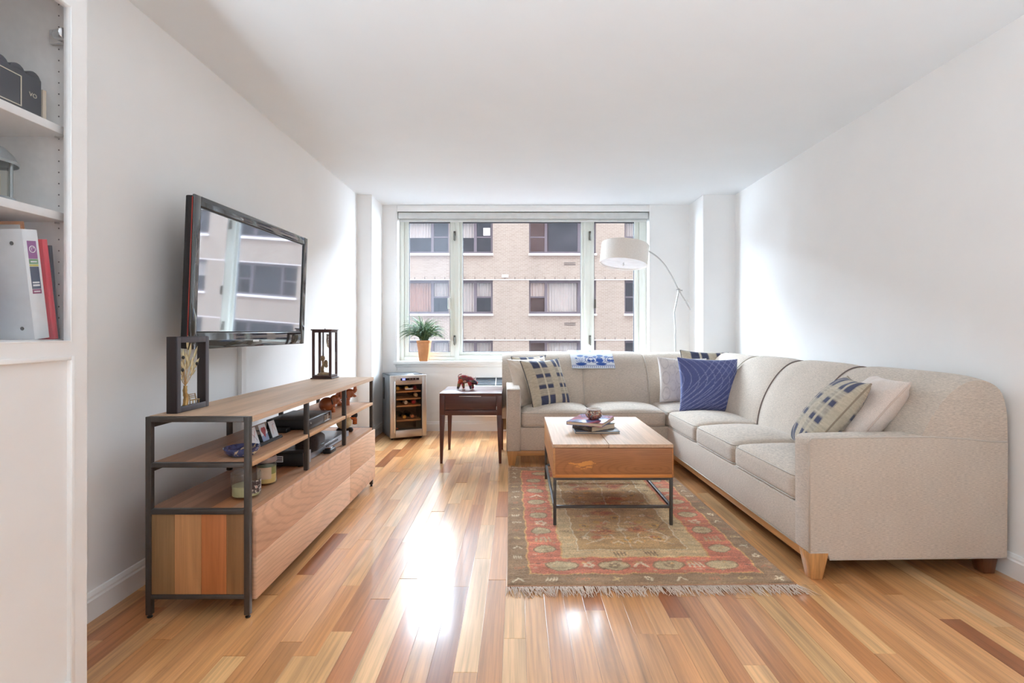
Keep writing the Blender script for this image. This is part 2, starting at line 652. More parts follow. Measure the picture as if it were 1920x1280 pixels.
def brick(name, c1, c2, mortar, sx=0.2, sy=0.068):
    m, nt, b = new_mat(name)
    tc = N(nt, 'ShaderNodeTexCoord')
    sp = N(nt, 'ShaderNodeSeparateXYZ')
    L(nt, tc.outputs['Object'], sp.inputs[0])
    cb = N(nt, 'ShaderNodeCombineXYZ')
    L(nt, sp.outputs['X'], cb.inputs['X'])
    L(nt, sp.outputs['Z'], cb.inputs['Y'])
    br = N(nt, 'ShaderNodeTexBrick')
    br.inputs['Color1'].default_value = (*c1, 1)
    br.inputs['Color2'].default_value = (*c2, 1)
    br.inputs['Mortar'].default_value = (*mortar, 1)
    br.inputs['Scale'].default_value = 1.0
    br.inputs['Mortar Size'].default_value = 0.008
    br.inputs['Brick Width'].default_value = sx
    br.inputs['Row Height'].default_value = sy
    L(nt, cb.outputs[0], br.inputs['Vector'])
    f = noise(nt, ocoord(nt, (0.9, 0.9, 0.25)), 1.0, 5, 0.6)
    c = mul_col(nt, br.outputs['Color'], ramp(nt, f, [(0.3, 0.9), (0.7, 1.05)]))
    L(nt, c, b.inputs['Base Color'])
    b.inputs['Roughness'].default_value = 0.9
    return m


M_TAN = brick('tan_brick', lin(140, 126, 110), lin(131, 116, 100), lin(150, 138, 124))
M_RED = brick('red_brick', lin(128, 84, 78), lin(110, 70, 66), lin(150, 130, 120))
M_WFR = paint('bronze_window_frame', lin(92, 84, 86), 0.45, var=0.05, scale=3)
M_STONE = paint('pale_stone', lin(225, 216, 208), 0.8, var=0.06, scale=2)
M_FGL = glass('far_glass', tint=(0.88, 0.88, 0.87), refl=2.0)
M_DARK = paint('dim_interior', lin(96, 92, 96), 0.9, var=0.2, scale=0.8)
M_CURT = paint('white_curtain', lin(240, 232, 220), 0.9, var=0.05, scale=3, aniso=(6, 6, 0.4))
M_CURT_P = paint('peach_curtain', lin(216, 176, 152), 0.9, var=0.05, scale=3, aniso=(6, 6, 0.4))

fac = thing('facing_building', 'tan brick apartment building with dark-framed windows across the street outside the window', 'building', (0, FYB, -14))
storey = 113 * KF
cols = [(-20.2, -17.1, 3), (-15.0, -11.9, 3), (-10.4, -8.6, 2), (fx_(716), fx_(842), 3), (fx_(849), fx_(924), 2), (fx_(992), fx_(1118), 3), (fx_(1171), fx_(1297), 3), (9.6, 12.7, 3), (14.2, 16.0, 2), (17.8, 20.9, 3)]
rows = [fz_(588) + storey * i for i in (-3, -2, -1, 0, 1)]
WH = 63 * KF
holes = []
for (a, b, n) in cols:
    for zb in rows:
        holes.append((a, b, zb, zb + WH))
ROOF = 8.1
build(G().holes(-30, 30, -14, ROOF, holes, FYB, FYB + 0.35), 'wall', M_TAN, fac, world=True)
build(G().box(-30, 30, FYB - 0.12, FYB + 0.5, ROOF, ROOF + 0.18), 'coping', M_STONE, fac, world=True)
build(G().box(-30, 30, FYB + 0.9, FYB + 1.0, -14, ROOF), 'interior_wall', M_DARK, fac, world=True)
build(G().box(-30, 30, FYB + 0.3, FYB + 6, ROOF - 0.2, ROOF - 0.02), 'roof_deck', M_BLKMAT, fac, world=True)
build(G().box(-2.5, 2.3, FYB + 0.6, FYB + 5, ROOF - 0.1, ROOF + 9.0), 'added_sky_block', M_TAN, fac, world=True)  # unseen block added to cut the sky reflection on the room floor
for zb in rows:
    zt = zb + WH
    build(G().box(-30, 30, FYB - 0.012, FYB + 0.02, zt + 0.0, zt + 0.03), 'lintel_strip', M_STONE, fac, world=True)
    gt = G()
    xx = -13.0
    while xx < 13:
        gt.box(xx, xx + 0.02, FYB - 0.006, FYB + 0.01, zt + 0.03, zt + 0.14)
        xx += 0.46
    build(gt, 'weep_joints', M_BLKMAT, fac, world=True)['kind'] = 'stuff'
for ci, (a, b, n) in enumerate(cols):
    for ri, zb in enumerate(rows):
        zt = zb + WH
        y = FYB + 0.12
        if n == 3:
            w = b - a
            spans = [(a + 0.07, a + w * 0.25 - 0.05, 1), (a + w * 0.25 + 0.07, b - w * 0.25 - 0.07, 0), (b - w * 0.25 + 0.05, b - 0.07, 1)]
        else:
            w = b - a
            spans = [(a + 0.07, a + w * 0.55 - 0.05, 0), (a + w * 0.55 + 0.08, b - 0.09, 1)]
        wn = build(G().holes(a, b, zb, zt, [(s0, s1, zb + 0.1, zt - 0.12) for s0, s1, _ in spans], y, y + 0.1), 'window', M_WFR, fac, world=True)
        build(G().box(a - 0.02, b + 0.02, FYB - 0.05, FYB + 0.15, zb - 0.09, zb), 'sill', M_STONE, wn, world=True)
        for s0, s1, d in spans:
            if d:
                zm = (zb + zt) / 2
                build(G().box(s0, s1, y + 0.02, y + 0.09, zm - 0.035, zm + 0.035), 'meeting_rail', M_WFR, wn, world=True)
        for s0, s1, d in spans:
            build(G().box(s0, s1, y + 0.05, y + 0.06, zb + 0.1, zt - 0.12), 'pane', M_FGL, wn, world=True)
            hsh = (ci * 7 + ri * 3 + int(d)) % 5
            lo = None
            mt = M_CURT
            if ri == 3:                       # the middle row in view
                if ci == 3:
                    lo, mt = (zb + 0.1, M_CURT_P) if not d else ((zb + zt) / 2, M_CURT)
                elif ci in (4, 5):
                    lo = zb + 0.1 if not d else (zb + zt) / 2
                elif ci == 6:
                    lo = None
                else:
                    lo = (zb + zt) / 2 if hsh < 3 else None
            elif ri == 2:
                lo = zb + 0.3 if ci in (3, 4) else (zb + 0.1 if (ci == 5 and not d) else None)
            elif ri == 4:
                if ci in (3, 4) and not d:
                    lo = (zb + zt) / 2
                if ci == 6:
                    lo = (zb + zt) / 2 + 0.05
            elif hsh < 2:
                lo = zb + 0.4
            if lo is not None:
                gc = G()
                nfold = max(6, int((s1 - s0) / 0.06))
                top, bot = zt - 0.1, lo
                for q in range(nfold):
                    x0 = s0 + (s1 - s0) * q / nfold
                    x1 = s0 + (s1 - s0) * (q + 1) / nfold
                    yy0 = y + 0.2 + (0.05 if q % 2 else 0.0)
                    yy1 = y + 0.2 + (0.0 if q % 2 else 0.05)
                    gc.add([(x0, yy0, bot), (x1, yy1, bot), (x1, yy1, top), (x0, yy0, top)], [(0, 1, 2, 3)])
                build(gc, 'curtain', mt, wn, smooth=True, world=True)
            if ri == 4 and ci == 4 and d:
                build(G().box(s0 + 0.3, s0 + 0.62, y + 0.02, y + 0.03, zb + 0.85, zb + 1.2), 'paper_notice', M_CURT, wn, world=True)
# wall louvres below the wide window
for zb in (rows[3], rows[4]):
    for q in (0, 1):
        build(G().box(fx_(1062) - 0.1, fx_(1062) + 0.42, FYB - 0.01, FYB + 0.01, zb - 0.52 + q * 0.08, zb - 0.5 + q * 0.08), 'louvre_slot', M_BLKMAT, fac, world=True)
build(G().box(fx_(941), fx_(953), FYB - 0.02, FYB + 0.02, fz_(520), fz_(515)), 'wall_plate', M_STONE, fac, world=True)

# our own building's street front (it closes the street canyon and is what the far windows mirror)
oh = [(WX0 - 0.05, WX1 + 0.05, WZ0 - 0.05, WZ1 + 0.05)]
OWN_TOP = 52.0  # height raised to block sky light from the facing facade
for zz in range(-4, 12):
    for xx in (-22, -17, -12, -7, 7, 12, 17, 22):
        oh.append((xx - 0.9, xx + 0.9, zz * 2.767 + 0.8, zz * 2.767 + 2.3))
ext = struct(build(G().holes(-80, 80, -14, OWN_TOP, oh, YB + 0.2, YB + 0.42), 'wall_exterior', M_RED))
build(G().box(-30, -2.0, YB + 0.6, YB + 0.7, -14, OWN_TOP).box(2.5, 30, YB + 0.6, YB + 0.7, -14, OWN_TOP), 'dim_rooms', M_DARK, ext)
gw = G()
for h in oh[1:]:
    gw.holes(h[0], h[1], h[2], h[3], [(h[0] + 0.1, (h[0] + h[1]) / 2 - 0.05, h[2] + 0.1, h[3] - 0.1), ((h[0] + h[1]) / 2 + 0.05, h[1] - 0.1, h[2] + 0.1, h[3] - 0.1)], YB + 0.25, YB + 0.3)
build(gw, 'window_surrounds', M_STONE, ext)
struct(build(G().box(-60, 60, -60, 90, -14.3, -14), 'ground', paint('asphalt', lin(110, 110, 112), 0.9, var=0.15, scale=0.5)))
# ================================================================== shape helpers
def rbox(g, c, h, r, n=8, crown=0.0, crown_bot=0.0, M=None, wob=0.0):
    """rounded, crowned cushion block: centre c, half sizes h, edge radius r"""
    idx = {}
    vs = []
    fs = []

    def vid(p):
        q = [p[i] * h[i] for i in range(3)]
        cl = [max(-(h[i] - r), min(h[i] - r, q[i])) for i in range(3)]
        d = Vector([q[i] - cl[i] for i in range(3)])
        o = Vector(cl) + (d.normalized() * r if d.length > 1e-9 else Vector((0, 0, 0)))
        k = (1 - (o.x / h[0]) ** 2) * (1 - (o.y / h[1]) ** 2)
        k = max(0, k) ** 0.7
        if o.z > 0:
            o.z += crown * k * (o.z / h[2])
        else:
            o.z += crown_bot * k * (o.z / h[2])
        key = (round(p[0], 4), round(p[1], 4), round(p[2], 4))
        if key not in idx:
            idx[key] = len(vs)
            vs.append((c[0] + o.x, c[1] + o.y, c[2] + o.z))
        return idx[key]

    # denser sampling near the edges
    t = [math.copysign(abs(s) ** 0.55, s) for s in np.linspace(-1, 1, n + 1)]
    for ax in range(3):
        for sg in (-1, 1):
            for i in range(n):
                for j in range(n):
                    q = []
                    for (a, b) in ((i, j), (i + 1, j), (i + 1, j + 1), (i, j + 1)):
                        p = [0, 0, 0]
                        p[ax] = sg
                        p[(ax + 1) % 3] = t[a]
                        p[(ax + 2) % 3] = t[b]
                        q.append(vid(p))
                    if sg < 0:
                        q.reverse()
                    fs.append(tuple(q))
    return g.add(vs, fs, M)


def rrect(cx, cy, hx, hy, r, z, n=5, zf=None):
    pts = []
    for k, (sx, sy) in enumerate(((1, 1), (-1, 1), (-1, -1), (1, -1))):
        for i in range(n + 1):
            a = PI / 2 * k + PI / 2 * i / n
            pts.append((cx + sx * (hx - r) + r * math.cos(a), cy + sy * (hy - r) + r * math.sin(a), z))
    pts.append(pts[0])
    return pts


def catmull(P, n=6):
    P = [Vector(p) for p in P]
    out = []
    for i in range(len(P) - 1):
        p0, p1, p2, p3 = P[max(i - 1, 0)], P[i], P[i + 1], P[min(i + 2, len(P) - 1)]
        for k in range(n):
            t = k / n
            out.append(0.5 * ((2 * p1) + (-p0 + p2) * t + (2 * p0 - 5 * p1 + 4 * p2 - p3) * t * t + (-p0 + 3 * p1 - 3 * p2 + p3) * t ** 3))
    out.append(P[-1])
    return out


# ================================================================== SOFA
SOFA = fabric('oatmeal_upholstery', lin(205, 191, 176), 0.30, aniso=(60, 60, 480))
M_PIPE = fabric('upholstery_piping', lin(196, 187, 176), 0.12, scale=2.0)
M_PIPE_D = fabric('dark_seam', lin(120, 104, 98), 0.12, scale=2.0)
W_LEG = wood('maple_wood', 'z', rough=0.35, ring=0.2)
W_RAIL_Y = wood('maple_rail_y', 'y', rough=0.35, ring=0.2)
W_RAIL_X = wood('maple_rail_x', 'x', rough=0.35, ring=0.2)
C_MAPLE = lin(186, 134, 82)
SX, SY = 2.15, 2.286
sofa = thing('sectional_sofa', 'large oatmeal fabric corner sofa wrapping the rug, on tapered wooden legs', 'sofa', (SX, SY, 0), (0, 0, R(1.57)))


def sp(g, name, mat=SOFA, par=None, **kw):
    return build(g, name, mat, par or sofa, world=True, **kw)


# seat cushions
def seat(x0, x1, y0, y1, z0=0.300, z1=0.425, crown=0.045, r=0.035):
    g = G()
    c = ((x0 + x1) / 2, (y0 + y1) / 2, (z0 + z1) / 2)
    h = ((x1 - x0) / 2 - 0.002, (y1 - y0) / 2 - 0.002, (z1 - z0) / 2)
    rbox(g, c, h, r, 12, crown, 0.0)
    o = sp(g, 'seat_cushion', smooth=True)
    gp = G()
    gp.tube(rrect(c[0], c[1], h[0] - 0.006, h[1] - 0.006, r, z1 - 0.008), 0.0030, 6)
    gp.tube(rrect(c[0], c[1], h[0] - 0.004, h[1] - 0.004, r, z0 + 0.012), 0.0030, 6)
    sp(gp, 'piping', M_PIPE, o, smooth=True)
    return o


FXS, BXS = 1.262, 1.76
seat(FXS, BXS, 2.402, 3.04)
seat(FXS, BXS, 3.04, 3.64)
seat(FXS, BXS, 3.64, 4.245)
FYS, BYS = 4.245, 4.76
seat(0.08, 0.665, FYS, BYS)
seat(0.665, FXS, FYS, BYS)
seat(FXS, BXS + 0.05, FYS + 0.005, BYS + 0.05)

# backs: profile in (depth from seat front, z)
PROF = [(0.44, 0.30), (0.445, 0.42), (0.47, 0.55), (0.52, 0.67), (0.59, 0.775), (0.665, 0.842), (0.735, 0.868), (0.80, 0.862), (0.855, 0.825), (0.882, 0.76), (0.892, 0.66), (0.892, 0.40), (0.888, 0.12)]
PR = [(p.x, p.y) for p in catmull([(a, b, 0) for a, b in PROF], 4)]


def back(a0, a1, along, bulge=0.014, n=14):
    g = G()
    m = len(PR)
    vs = []
    fs = []
    for i in range(n + 1):
        t = i / n
        s = 0.5 - 0.5 * math.cos(PI * t)
        k = (1 - abs(2 * s - 1) ** 5)
        a = a0 + (a1 - a0) * s
        for j, (d, z) in enumerate(PR):
            q0, q1 = PR[max(j - 1, 0)], PR[min(j + 1, m - 1)]
            tx, tz = q1[0] - q0[0], q1[1] - q0[1]
            ln = math.hypot(tx, tz)
            nx, nz = -tz / ln, tx / ln
            b = bulge * k - 0.006 * (1 - k)
            d2, z2 = d + nx * b, z + nz * b
            vs.append((1.262 + d2, a, z2) if along == 'y' else (a, FYS + d2 + 0.02, z2))
    for i in range(n):
        for j in range(m - 1):
            fs.append((i * m + j, i * m + j + 1, (i + 1) * m + j + 1, (i + 1) * m + j))
    fs.append(tuple(range(m - 1, -1, -1)))
    fs.append(tuple(n * m + j for j in range(m)))
    fs.append(tuple(i * m for i in range(n + 1)))
    fs.append(tuple(i * m + m - 1 for i in range(n, -1, -1)))
    g.add(vs, fs)
    o = sp(g, 'backrest', smooth='auto')
    return o


def seam(a, along, mat, par):
    pts = []
    for d, z in PR[2:34]:
        pts.append((1.262 + d - 0.001, a, z + 0.002) if along == 'y' else (a, FYS + 0.02 + d - 0.001, z + 0.002))
    sp(G().tube(pts, 0.0038, 6), 'seam_piping', mat, par, smooth=True)


b1 = back(2.290, 3.04, 'y')
b2 = back(3.04, 3.655, 'y')
b3 = back(3.655, 4.28, 'y')
b4 = back(4.28, 5.1, 'y', bulge=0.008)
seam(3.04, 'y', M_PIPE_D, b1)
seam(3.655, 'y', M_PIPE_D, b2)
seam(4.28, 'y', M_PIPE, b3)
c1 = back(-0.07, 0.665, 'x')
c2 = back(0.665, 1.255, 'x')
c3 = back(1.255, 2.1, 'x', bulge=0.008)
seam(0.665, 'x', M_PIPE, c1)
seam(1.255, 'x', M_PIPE, c2)


# arms
def arm_y():           # arm at the near end of the wall-side run, end panel towards -Y
    g = G()
    prof = [(1.262, 0.115), (1.345, 0.115), (1.352, 0.085), (2.148, 0.085), (2.152, 0.60), (2.06, 0.598), (1.96, 0.612), (1.8, 0.622), (1.5, 0.622), (1.29, 0.618), (1.268, 0.612), (1.260, 0.595)]
    g.prism(prof, SY, SY + 0.112, 'y')
    o = sp(g, 'armrest', bevel=0.013, seg=3, ang=25)
    pts = [(1.262 + 0.004, SY + 0.003, 0.118), (1.264, SY + 0.003, 0.60), (1.275, SY + 0.003, 0.613), (1.5, SY + 0.003, 0.617), (1.8, SY + 0.003, 0.617), (1.96, SY + 0.003, 0.608), (2.06, SY + 0.003, 0.596), (2.14, SY + 0.003, 0.594)]
    gp = G().tube(pts, 0.0045, 6).tube([(1.268, SY + 0.003, 0.118), (1.346, SY + 0.003, 0.118), (1.354, SY + 0.003, 0.088), (2.14, SY + 0.003, 0.088)], 0.004, 6)
    sp(gp, 'piping', M_PIPE, o, smooth=True)


arm_y()
g = G()
prof = [(FYS - 0.005, 0.115), (BYS + 0.30, 0.115), (BYS + 0.3, 0.60), (FYS + 0.5, 0.62), (FYS + 0.03, 0.618), (FYS + 0.004, 0.612), (FYS - 0.005, 0.598)]
g.prism(prof, -0.032, 0.078, 'x')
o = sp(g, 'armrest', bevel=0.013, seg=3, ang=25)
gp = G()
for x in (-0.03, 0.076):
    gp.tube([(x, FYS - 0.004, 0.118), (x, FYS - 0.004, 0.60)], 0.0045, 6)
gp.tube([(-0.03, FYS - 0.004, 0.605), (0.076, FYS - 0.004, 0.605)], 0.0045, 6)
sp(gp, 'piping', M_PIPE, o, smooth=True)

# bases
g = G().box(FXS + 0.006, 2.14, 2.36, 4.35, 0.115, 0.305)
o = sp(g, 'seat_base', bevel=0.012, seg=3)
sp(G().tube([(FXS + 0.006, 2.40, 0.118), (FXS + 0.006, 4.25, 0.118)], 0.0036, 6), 'piping', M_PIPE, o, smooth=True)
g = G().box(0.0, 2.12, FYS + 0.006, 5.14, 0.115, 0.305)
o = sp(g, 'seat_base', bevel=0.012, seg=3)
sp(G().box(FXS + 0.012, FXS + 0.045, SY + 0.02, 4.3, 0.075, 0.115), 'wood_rail', W_RAIL_Y, bevel=0.003, color=C_MAPLE)
sp(G().box(0.02, FXS + 0.04, FYS + 0.012, FYS + 0.045, 0.075, 0.115), 'wood_rail', W_RAIL_X, bevel=0.003, color=C_MAPLE)
sp(G().box(FXS + 0.05, 2.1, FYS + 0.06, 5.1, 0.09, 0.115).box(FXS + 0.06, 2.1, 2.4, 4.3, 0.09, 0.115), 'dust_cover', M_BLKMAT)
for (x, y, sx_, sy_) in ((1.263, SY - 0.002, 1, 1), (2.14, SY + 0.03, -1, 1), (-0.030, FYS - 0.004, 1, 1), (-0.03, 5.12, 1, -1), (2.1, 5.12, -1, -1), (1.30, 4.22, 1, 1)):
    tx, ty = sx_ * 0.085, sy_ * 0.085
    bx, by = sx_ * 0.05, sy_ * 0.05
    ox, oy = sx_ * 0.014, sy_ * 0.010
    def so(a, b): return (min(a, b), max(a, b))
    g = G().taper((*so(x + ox, x + ox + bx), *so(y + oy, y + oy + by)), (*so(x, x + tx), *so(y, y + ty)), 0.0, 0.117)
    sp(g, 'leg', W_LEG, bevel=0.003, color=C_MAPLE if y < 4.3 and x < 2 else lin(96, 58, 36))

# ================================================================== MEDIA CONSOLE
WT_Y = wood('mango_wood_y', 'y', lo=0.92, hi=1.05, rough=0.5, ring=0.35, fine=0.7, wavy=2.0, spec=0.35)
WT_Z = wood('mango_wood_z', 'z', lo=0.82, hi=1.12, rough=0.5, ring=0.6, fine=0.7, wavy=2.0, spec=0.35)
WT_X = wood('mango_wood_x', 'x', lo=0.7, hi=1.2, rough=0.45, ring=0.7, spec=0.35)
def figured(name, sc_a=1.1, sc_b=6.0, freq=3.2):
    """cathedral arcs in the YZ plane, a different centre for every board"""
    m, nt, b = new_mat(name)
    tc = N(nt, 'ShaderNodeTexCoord')
    oi = N(nt, 'ShaderNodeObjectInfo')
    vm = N(nt, 'ShaderNodeVectorMath', operation='SCALE')
    vm.inputs[0].default_value = (0.0, 1.6, 0.5)
    L(nt, oi.outputs['Random'], vm.inputs['Scale'])
    sb = N(nt, 'ShaderNodeVectorMath', operation='SUBTRACT')
    L(nt, tc.outputs['Object'], sb.inputs[0])
    L(nt, vm.outputs[0], sb.inputs[1])
    mp = N(nt, 'ShaderNodeMapping')
    mp.inputs['Scale'].default_value = (0.4, sc_a, sc_b)
    L(nt, sb.outputs[0], mp.inputs['Vector'])
    wv = N(nt, 'ShaderNodeTexWave', wave_type='RINGS', rings_direction='X')
    L(nt, mp.outputs['Vector'], wv.inputs['Vector'])
    wv.inputs['Scale'].default_value = freq
    wv.inputs['Distortion'].default_value = 5.0
    wv.inputs['Detail'].default_value = 2.0
    wv.inputs['Detail Scale'].default_value = 0.9
    fi = noise(nt, ocoord(nt, (60, 4, 110), True), 1.0, 4, 0.6)
    tone = noise(nt, ocoord(nt, (3, 2.2, 9), True), 1.0, 3, 0.5, 1.0)
    c = mul_col(nt, oi.outputs['Color'], ramp(nt, wv.outputs['Fac'], [(0, 1.02), (0.7, 1.0), (0.97, 0.89)]))
    c = mul_col(nt, c, ramp(nt, fi, [(0.3, 0.90), (0.65, 1.04)]))
    c = mul_col(nt, c, ramp(nt, tone, [(0.3, 0.90), (0.7, 1.08)]))
    L(nt, c, b.inputs['Base Color'])
    b.inputs['Roughness'].default_value = 0.5
    b.inputs['Specular IOR Level'].default_value = 0.35
    return m


W_FIG = figured('figured_drawer_wood')
CXB, CXF, CY0, CY1 = -1.397, -1.006, 1.962, 3.649
con = thing('media_console', 'long mango wood media console with dark steel frame under the television', 'console', (CXB, CY0, 0))


def cp(g, name, mat, par=None, **kw):
    return build(g, name, mat, par or con, world=True, **kw)


T = 0.021
def post(x0, y0, z0, z1):
    return cp(G().box(x0, x0 + T, y0, y0 + T, z0, z1), 'post', M_STEEL, bevel=0.0015)


for y0 in (CY0, CY1 - T):
    for x0 in (CXB, CXF - T):
        p_ = post(x0, y0, 0.012, 0.757)
        cp(G().lathe([(0.009, 0.0), (0.010, 0.004), (0.006, 0.006), (0.006, 0.013)], 12, Matrix.Translation((x0 + T / 2, y0 + T / 2, 0))), 'levelling_foot', M_BLACK, p_, smooth='auto')
    for z0, z1 in ((0.737, 0.757), (0.566, 0.5835), (0.390, 0.4095), (0.072, 0.088)):
        cp(G().box(CXB + T, CXF - T, y0, y0 + T, z0, z1), 'rail', M_STEEL, bevel=0.0015)
for yc in (2.519, 3.067):
    post(CXF - T, yc - T / 2, 0.410, 0.737)
    post(CXB, yc - T / 2, 0.410, 0.737)
for z0, z1 in ((0.715, 0.735), (0.548, 0.566)):
    cp(G().box(CXB + 0.002, CXB + T - 0.002, CY0 + T, CY1 - T, z0, z1), 'back_rail', M_STEEL, bevel=0.0015)
# boards of the top, shelf and cabinet deck
def boards(name, x0, x1, y0, y1, z0, z1, n, cols_):
    w = (x1 - x0) / n
    for i in range(n):
        cp(G().box(x0 + i * w, x0 + (i + 1) * w, y0, y1, z0, z1), name, WT_Y, color=lin(*cols_[i % len(cols_)]))


boards('top_board', CXB + 0.001, CXF + 0.004, CY0 + T + 0.0005, CY1 - 0.001, 0.735, 0.758, 4, [(206, 174, 146), (212, 180, 152), (202, 170, 142), (214, 182, 154)])
boards('shelf_board', CXB + T, CXF - T - 0.001, CY0 + T, CY1 - T, 0.566, 0.584, 3, [(164, 118, 84), (182, 134, 98), (194, 150, 116)])
cp(G().box(CXF - T, CXF + 0.002, CY0 + T, 2.519 - T / 2, 0.566, 0.584).box(CXF - T, CXF + 0.002, 2.519 + T / 2, 3.067 - T / 2, 0.566, 0.584).box(CXF - T, CXF + 0.002, 3.067 + T / 2, CY1 - T, 0.566, 0.584), 'shelf_edge', WT_Y, color=lin(206, 162, 124), bevel=0.001)
boards('deck_board', CXB + 0.004, CXF - 0.002, CY0 + T, CY1 - T, 0.39, 0.409, 5, [(150, 104, 74), (168, 120, 88), (140, 98, 72), (182, 124, 84), (176, 134, 104)])
# cabinet body
body = cp(G().box(CXB + 0.004, CXB + 0.016, CY0 + T, CY1 - T, 0.09, 0.39).box(CXB + 0.016, CXF - 0.018, CY0 + T, CY1 - T, 0.08, 0.095).box(CXF - 0.02, CXF - 0.016, CY0 + 0.03, CY1 - 0.03, 0.09, 0.385), 'cabinet_body', WT_Y, color=lin(120, 82, 56))
xs = [(279 - 970), (328 - 970), (378 - 970), (425 - 970), (457 - 970)]
xs = [x * (CY0 + 0.006) / FPX for x in xs]
xs[0], xs[-1] = CXB + T, CXF - T
tints = [(156, 120, 82), (190, 138, 92), (182, 112, 66), (150, 108, 70)]
for i in range(4):
    for y0 in (CY0 + 0.004, CY1 - 0.018):
        cp(G().box(xs[i], xs[i + 1] - 0.0006, y0, y0 + 0.014, 0.089, 0.390), 'side_plank', WT_Z, body, bevel=0.001, color=lin(*tints[i]))
# drawer fronts, two boards each
for (y0, y1, k_) in ((1.995, 3.117, 0), (3.121, 3.660, 1)):
    dr = cp(G().box(-1.024, -1.016, y0 + 0.004, y1 - 0.004, 0.060, 0.390), 'drawer', WT_Y, color=lin(150, 100, 66))
    ct = [[(216, 172, 140), (212, 166, 136)], [(222, 178, 146), (214, 170, 138)]][k_]
    zs = [0.056, 0.215, 0.392]
    for j in range(2):
        cp(G().box(-1.017, -0.996, y0, y1, zs[j], zs[j + 1] - 0.0006), 'drawer_board', W_FIG, dr, bevel=0.0010, color=lin(*ct[j]))
# cable slots in back rail
for yy in (2.45, 2.95):
    cp(G().box(CXB + 0.016, CXB + 0.026, yy, yy + 0.03, 0.70, 0.735), 'bracket', M_STEEL)

# ================================================================== COFFEE TABLE
RZ = 0.012
TX0, TX1, TY0, TY1 = 0.196, 0.857, 2.868, 3.782
ct = thing('coffee_table', 'low mango wood storage coffee table with split lift top and thin steel legs', 'table', (TX0, TY0, RZ))


def tp(g, name, mat, par=None, **kw):
    return build(g, name, mat, par or ct, world=True, **kw)


q = 0.0165
for x0 in (TX0 + 0.002, TX1 - q - 0.002):
    for y0 in (TY0 + 0.003, TY1 - q - 0.003):
        tp(G().box(x0, x0 + q, y0, y0 + q, RZ, 0.274), 'leg', M_STEEL, bevel=0.0012)
for y0 in (TY0 + 0.003, TY1 - q - 0.003):
    tp(G().box(TX0 + 0.002 + q, TX1 - 0.002 - q, y0, y0 + q, 0.260, 0.274), 'apron_rail', M_STEEL, bevel=0.001)
    tp(G().box(TX0 + 0.002 + q, TX1 - 0.002 - q, y0, y0 + q, 0.106, 0.120), 'stretcher', M_STEEL, bevel=0.001)
for x0 in (TX0 + 0.002, TX1 - q - 0.002):
    tp(G().box(x0, x0 + q, TY0 + 0.003 + q, TY1 - q - 0.003, 0.260, 0.274), 'apron_rail', M_STEEL, bevel=0.001)
    tp(G().box(x0, x0 + q, TY0 + 0.003 + q, TY1 - q - 0.003, 0.106, 0.120), 'stretcher', M_STEEL, bevel=0.001)


def table_front_mat():
    """cathedral grain with one pale sapwood patch"""
    m, nt, b = new_mat('figured_mango_wood')
    tc = N(nt, 'ShaderNodeTexCoord')
    mp = N(nt, 'ShaderNodeMapping')
    mp.inputs['Location'].default_value = (-0.52 * 1.3, 0, -0.31 * 6.5)
    mp.inputs['Scale'].default_value = (1.3, 0.4, 6.5)
    L(nt, tc.outputs['Object'], mp.inputs['Vector'])
    wv = N(nt, 'ShaderNodeTexWave', wave_type='RINGS', rings_direction='Y')
    L(nt, mp.outputs['Vector'], wv.inputs['Vector'])
    wv.inputs['Scale'].default_value = 5.0
    wv.inputs['Distortion'].default_value = 2.2
    wv.inputs['Detail'].default_value = 2.0
    wv.inputs['Detail Scale'].default_value = 1.2
    fi = noise(nt, ocoord(nt, (5, 40, 120)), 1.0, 4, 0.6)
    tone = noise(nt, ocoord(nt, (3, 3, 12)), 1.0, 3, 0.5, 0.8)
    oi = N(nt, 'ShaderNodeObjectInfo')
    c = mul_col(nt, oi.outputs['Color'], ramp(nt, wv.outputs['Fac'], [(0, 1.03), (0.75, 1.0), (0.97, 0.88)]))
    c = mul_col(nt, c, ramp(nt, fi, [(0.3, 0.86), (0.65, 1.06)]))
    c = mul_col(nt, c, ramp(nt, tone, [(0.3, 0.86), (0.7, 1.12)]))
    # sapwood patch: distance from its centre, ragged by noise
    mp2 = N(nt, 'ShaderNodeMapping')
    mp2.inputs['Location'].default_value = (-0.17 * 4.2, 0, -0.335 * 13)
    mp2.inputs['Scale'].default_value = (4.2, 0.0, 13)
    L(nt, tc.outputs['Object'], mp2.inputs['Vector'])
    ln = N(nt, 'ShaderNodeVectorMath', operation='LENGTH')
    L(nt, mp2.outputs['Vector'], ln.inputs[0])
    rag = noise(nt, ocoord(nt, (18, 1, 60)), 1.0, 3, 0.6)
    ad = N(nt, 'ShaderNodeMath', operation='MULTIPLY_ADD')
    L(nt, rag, ad.inputs[0])
    ad.inputs[1].default_value = 1.6
    L(nt, ln.outputs['Value'], ad.inputs[2])
    mx = N(nt, 'ShaderNodeMix', data_type='RGBA')
    L(nt, ramp(nt, ad.outputs[0], [(0.0, 1.0), (0.95, 1.0), (1.0, 0.0)]), mx.inputs['Factor'])
    dv = N(nt, 'ShaderNodeMath', operation='DIVIDE')
    L(nt, c, mx.inputs['A'])
    L(nt, mul_col(nt, lin(214, 146, 76), ramp(nt, fi, [(0.3, 0.88), (0.65, 1.05)])), mx.inputs['B'])
    L(nt, mx.outputs['Result'], b.inputs['Base Color'])
    b.inputs['Roughness'].default_value = 0.42
    nt.nodes.remove(dv)
    return m


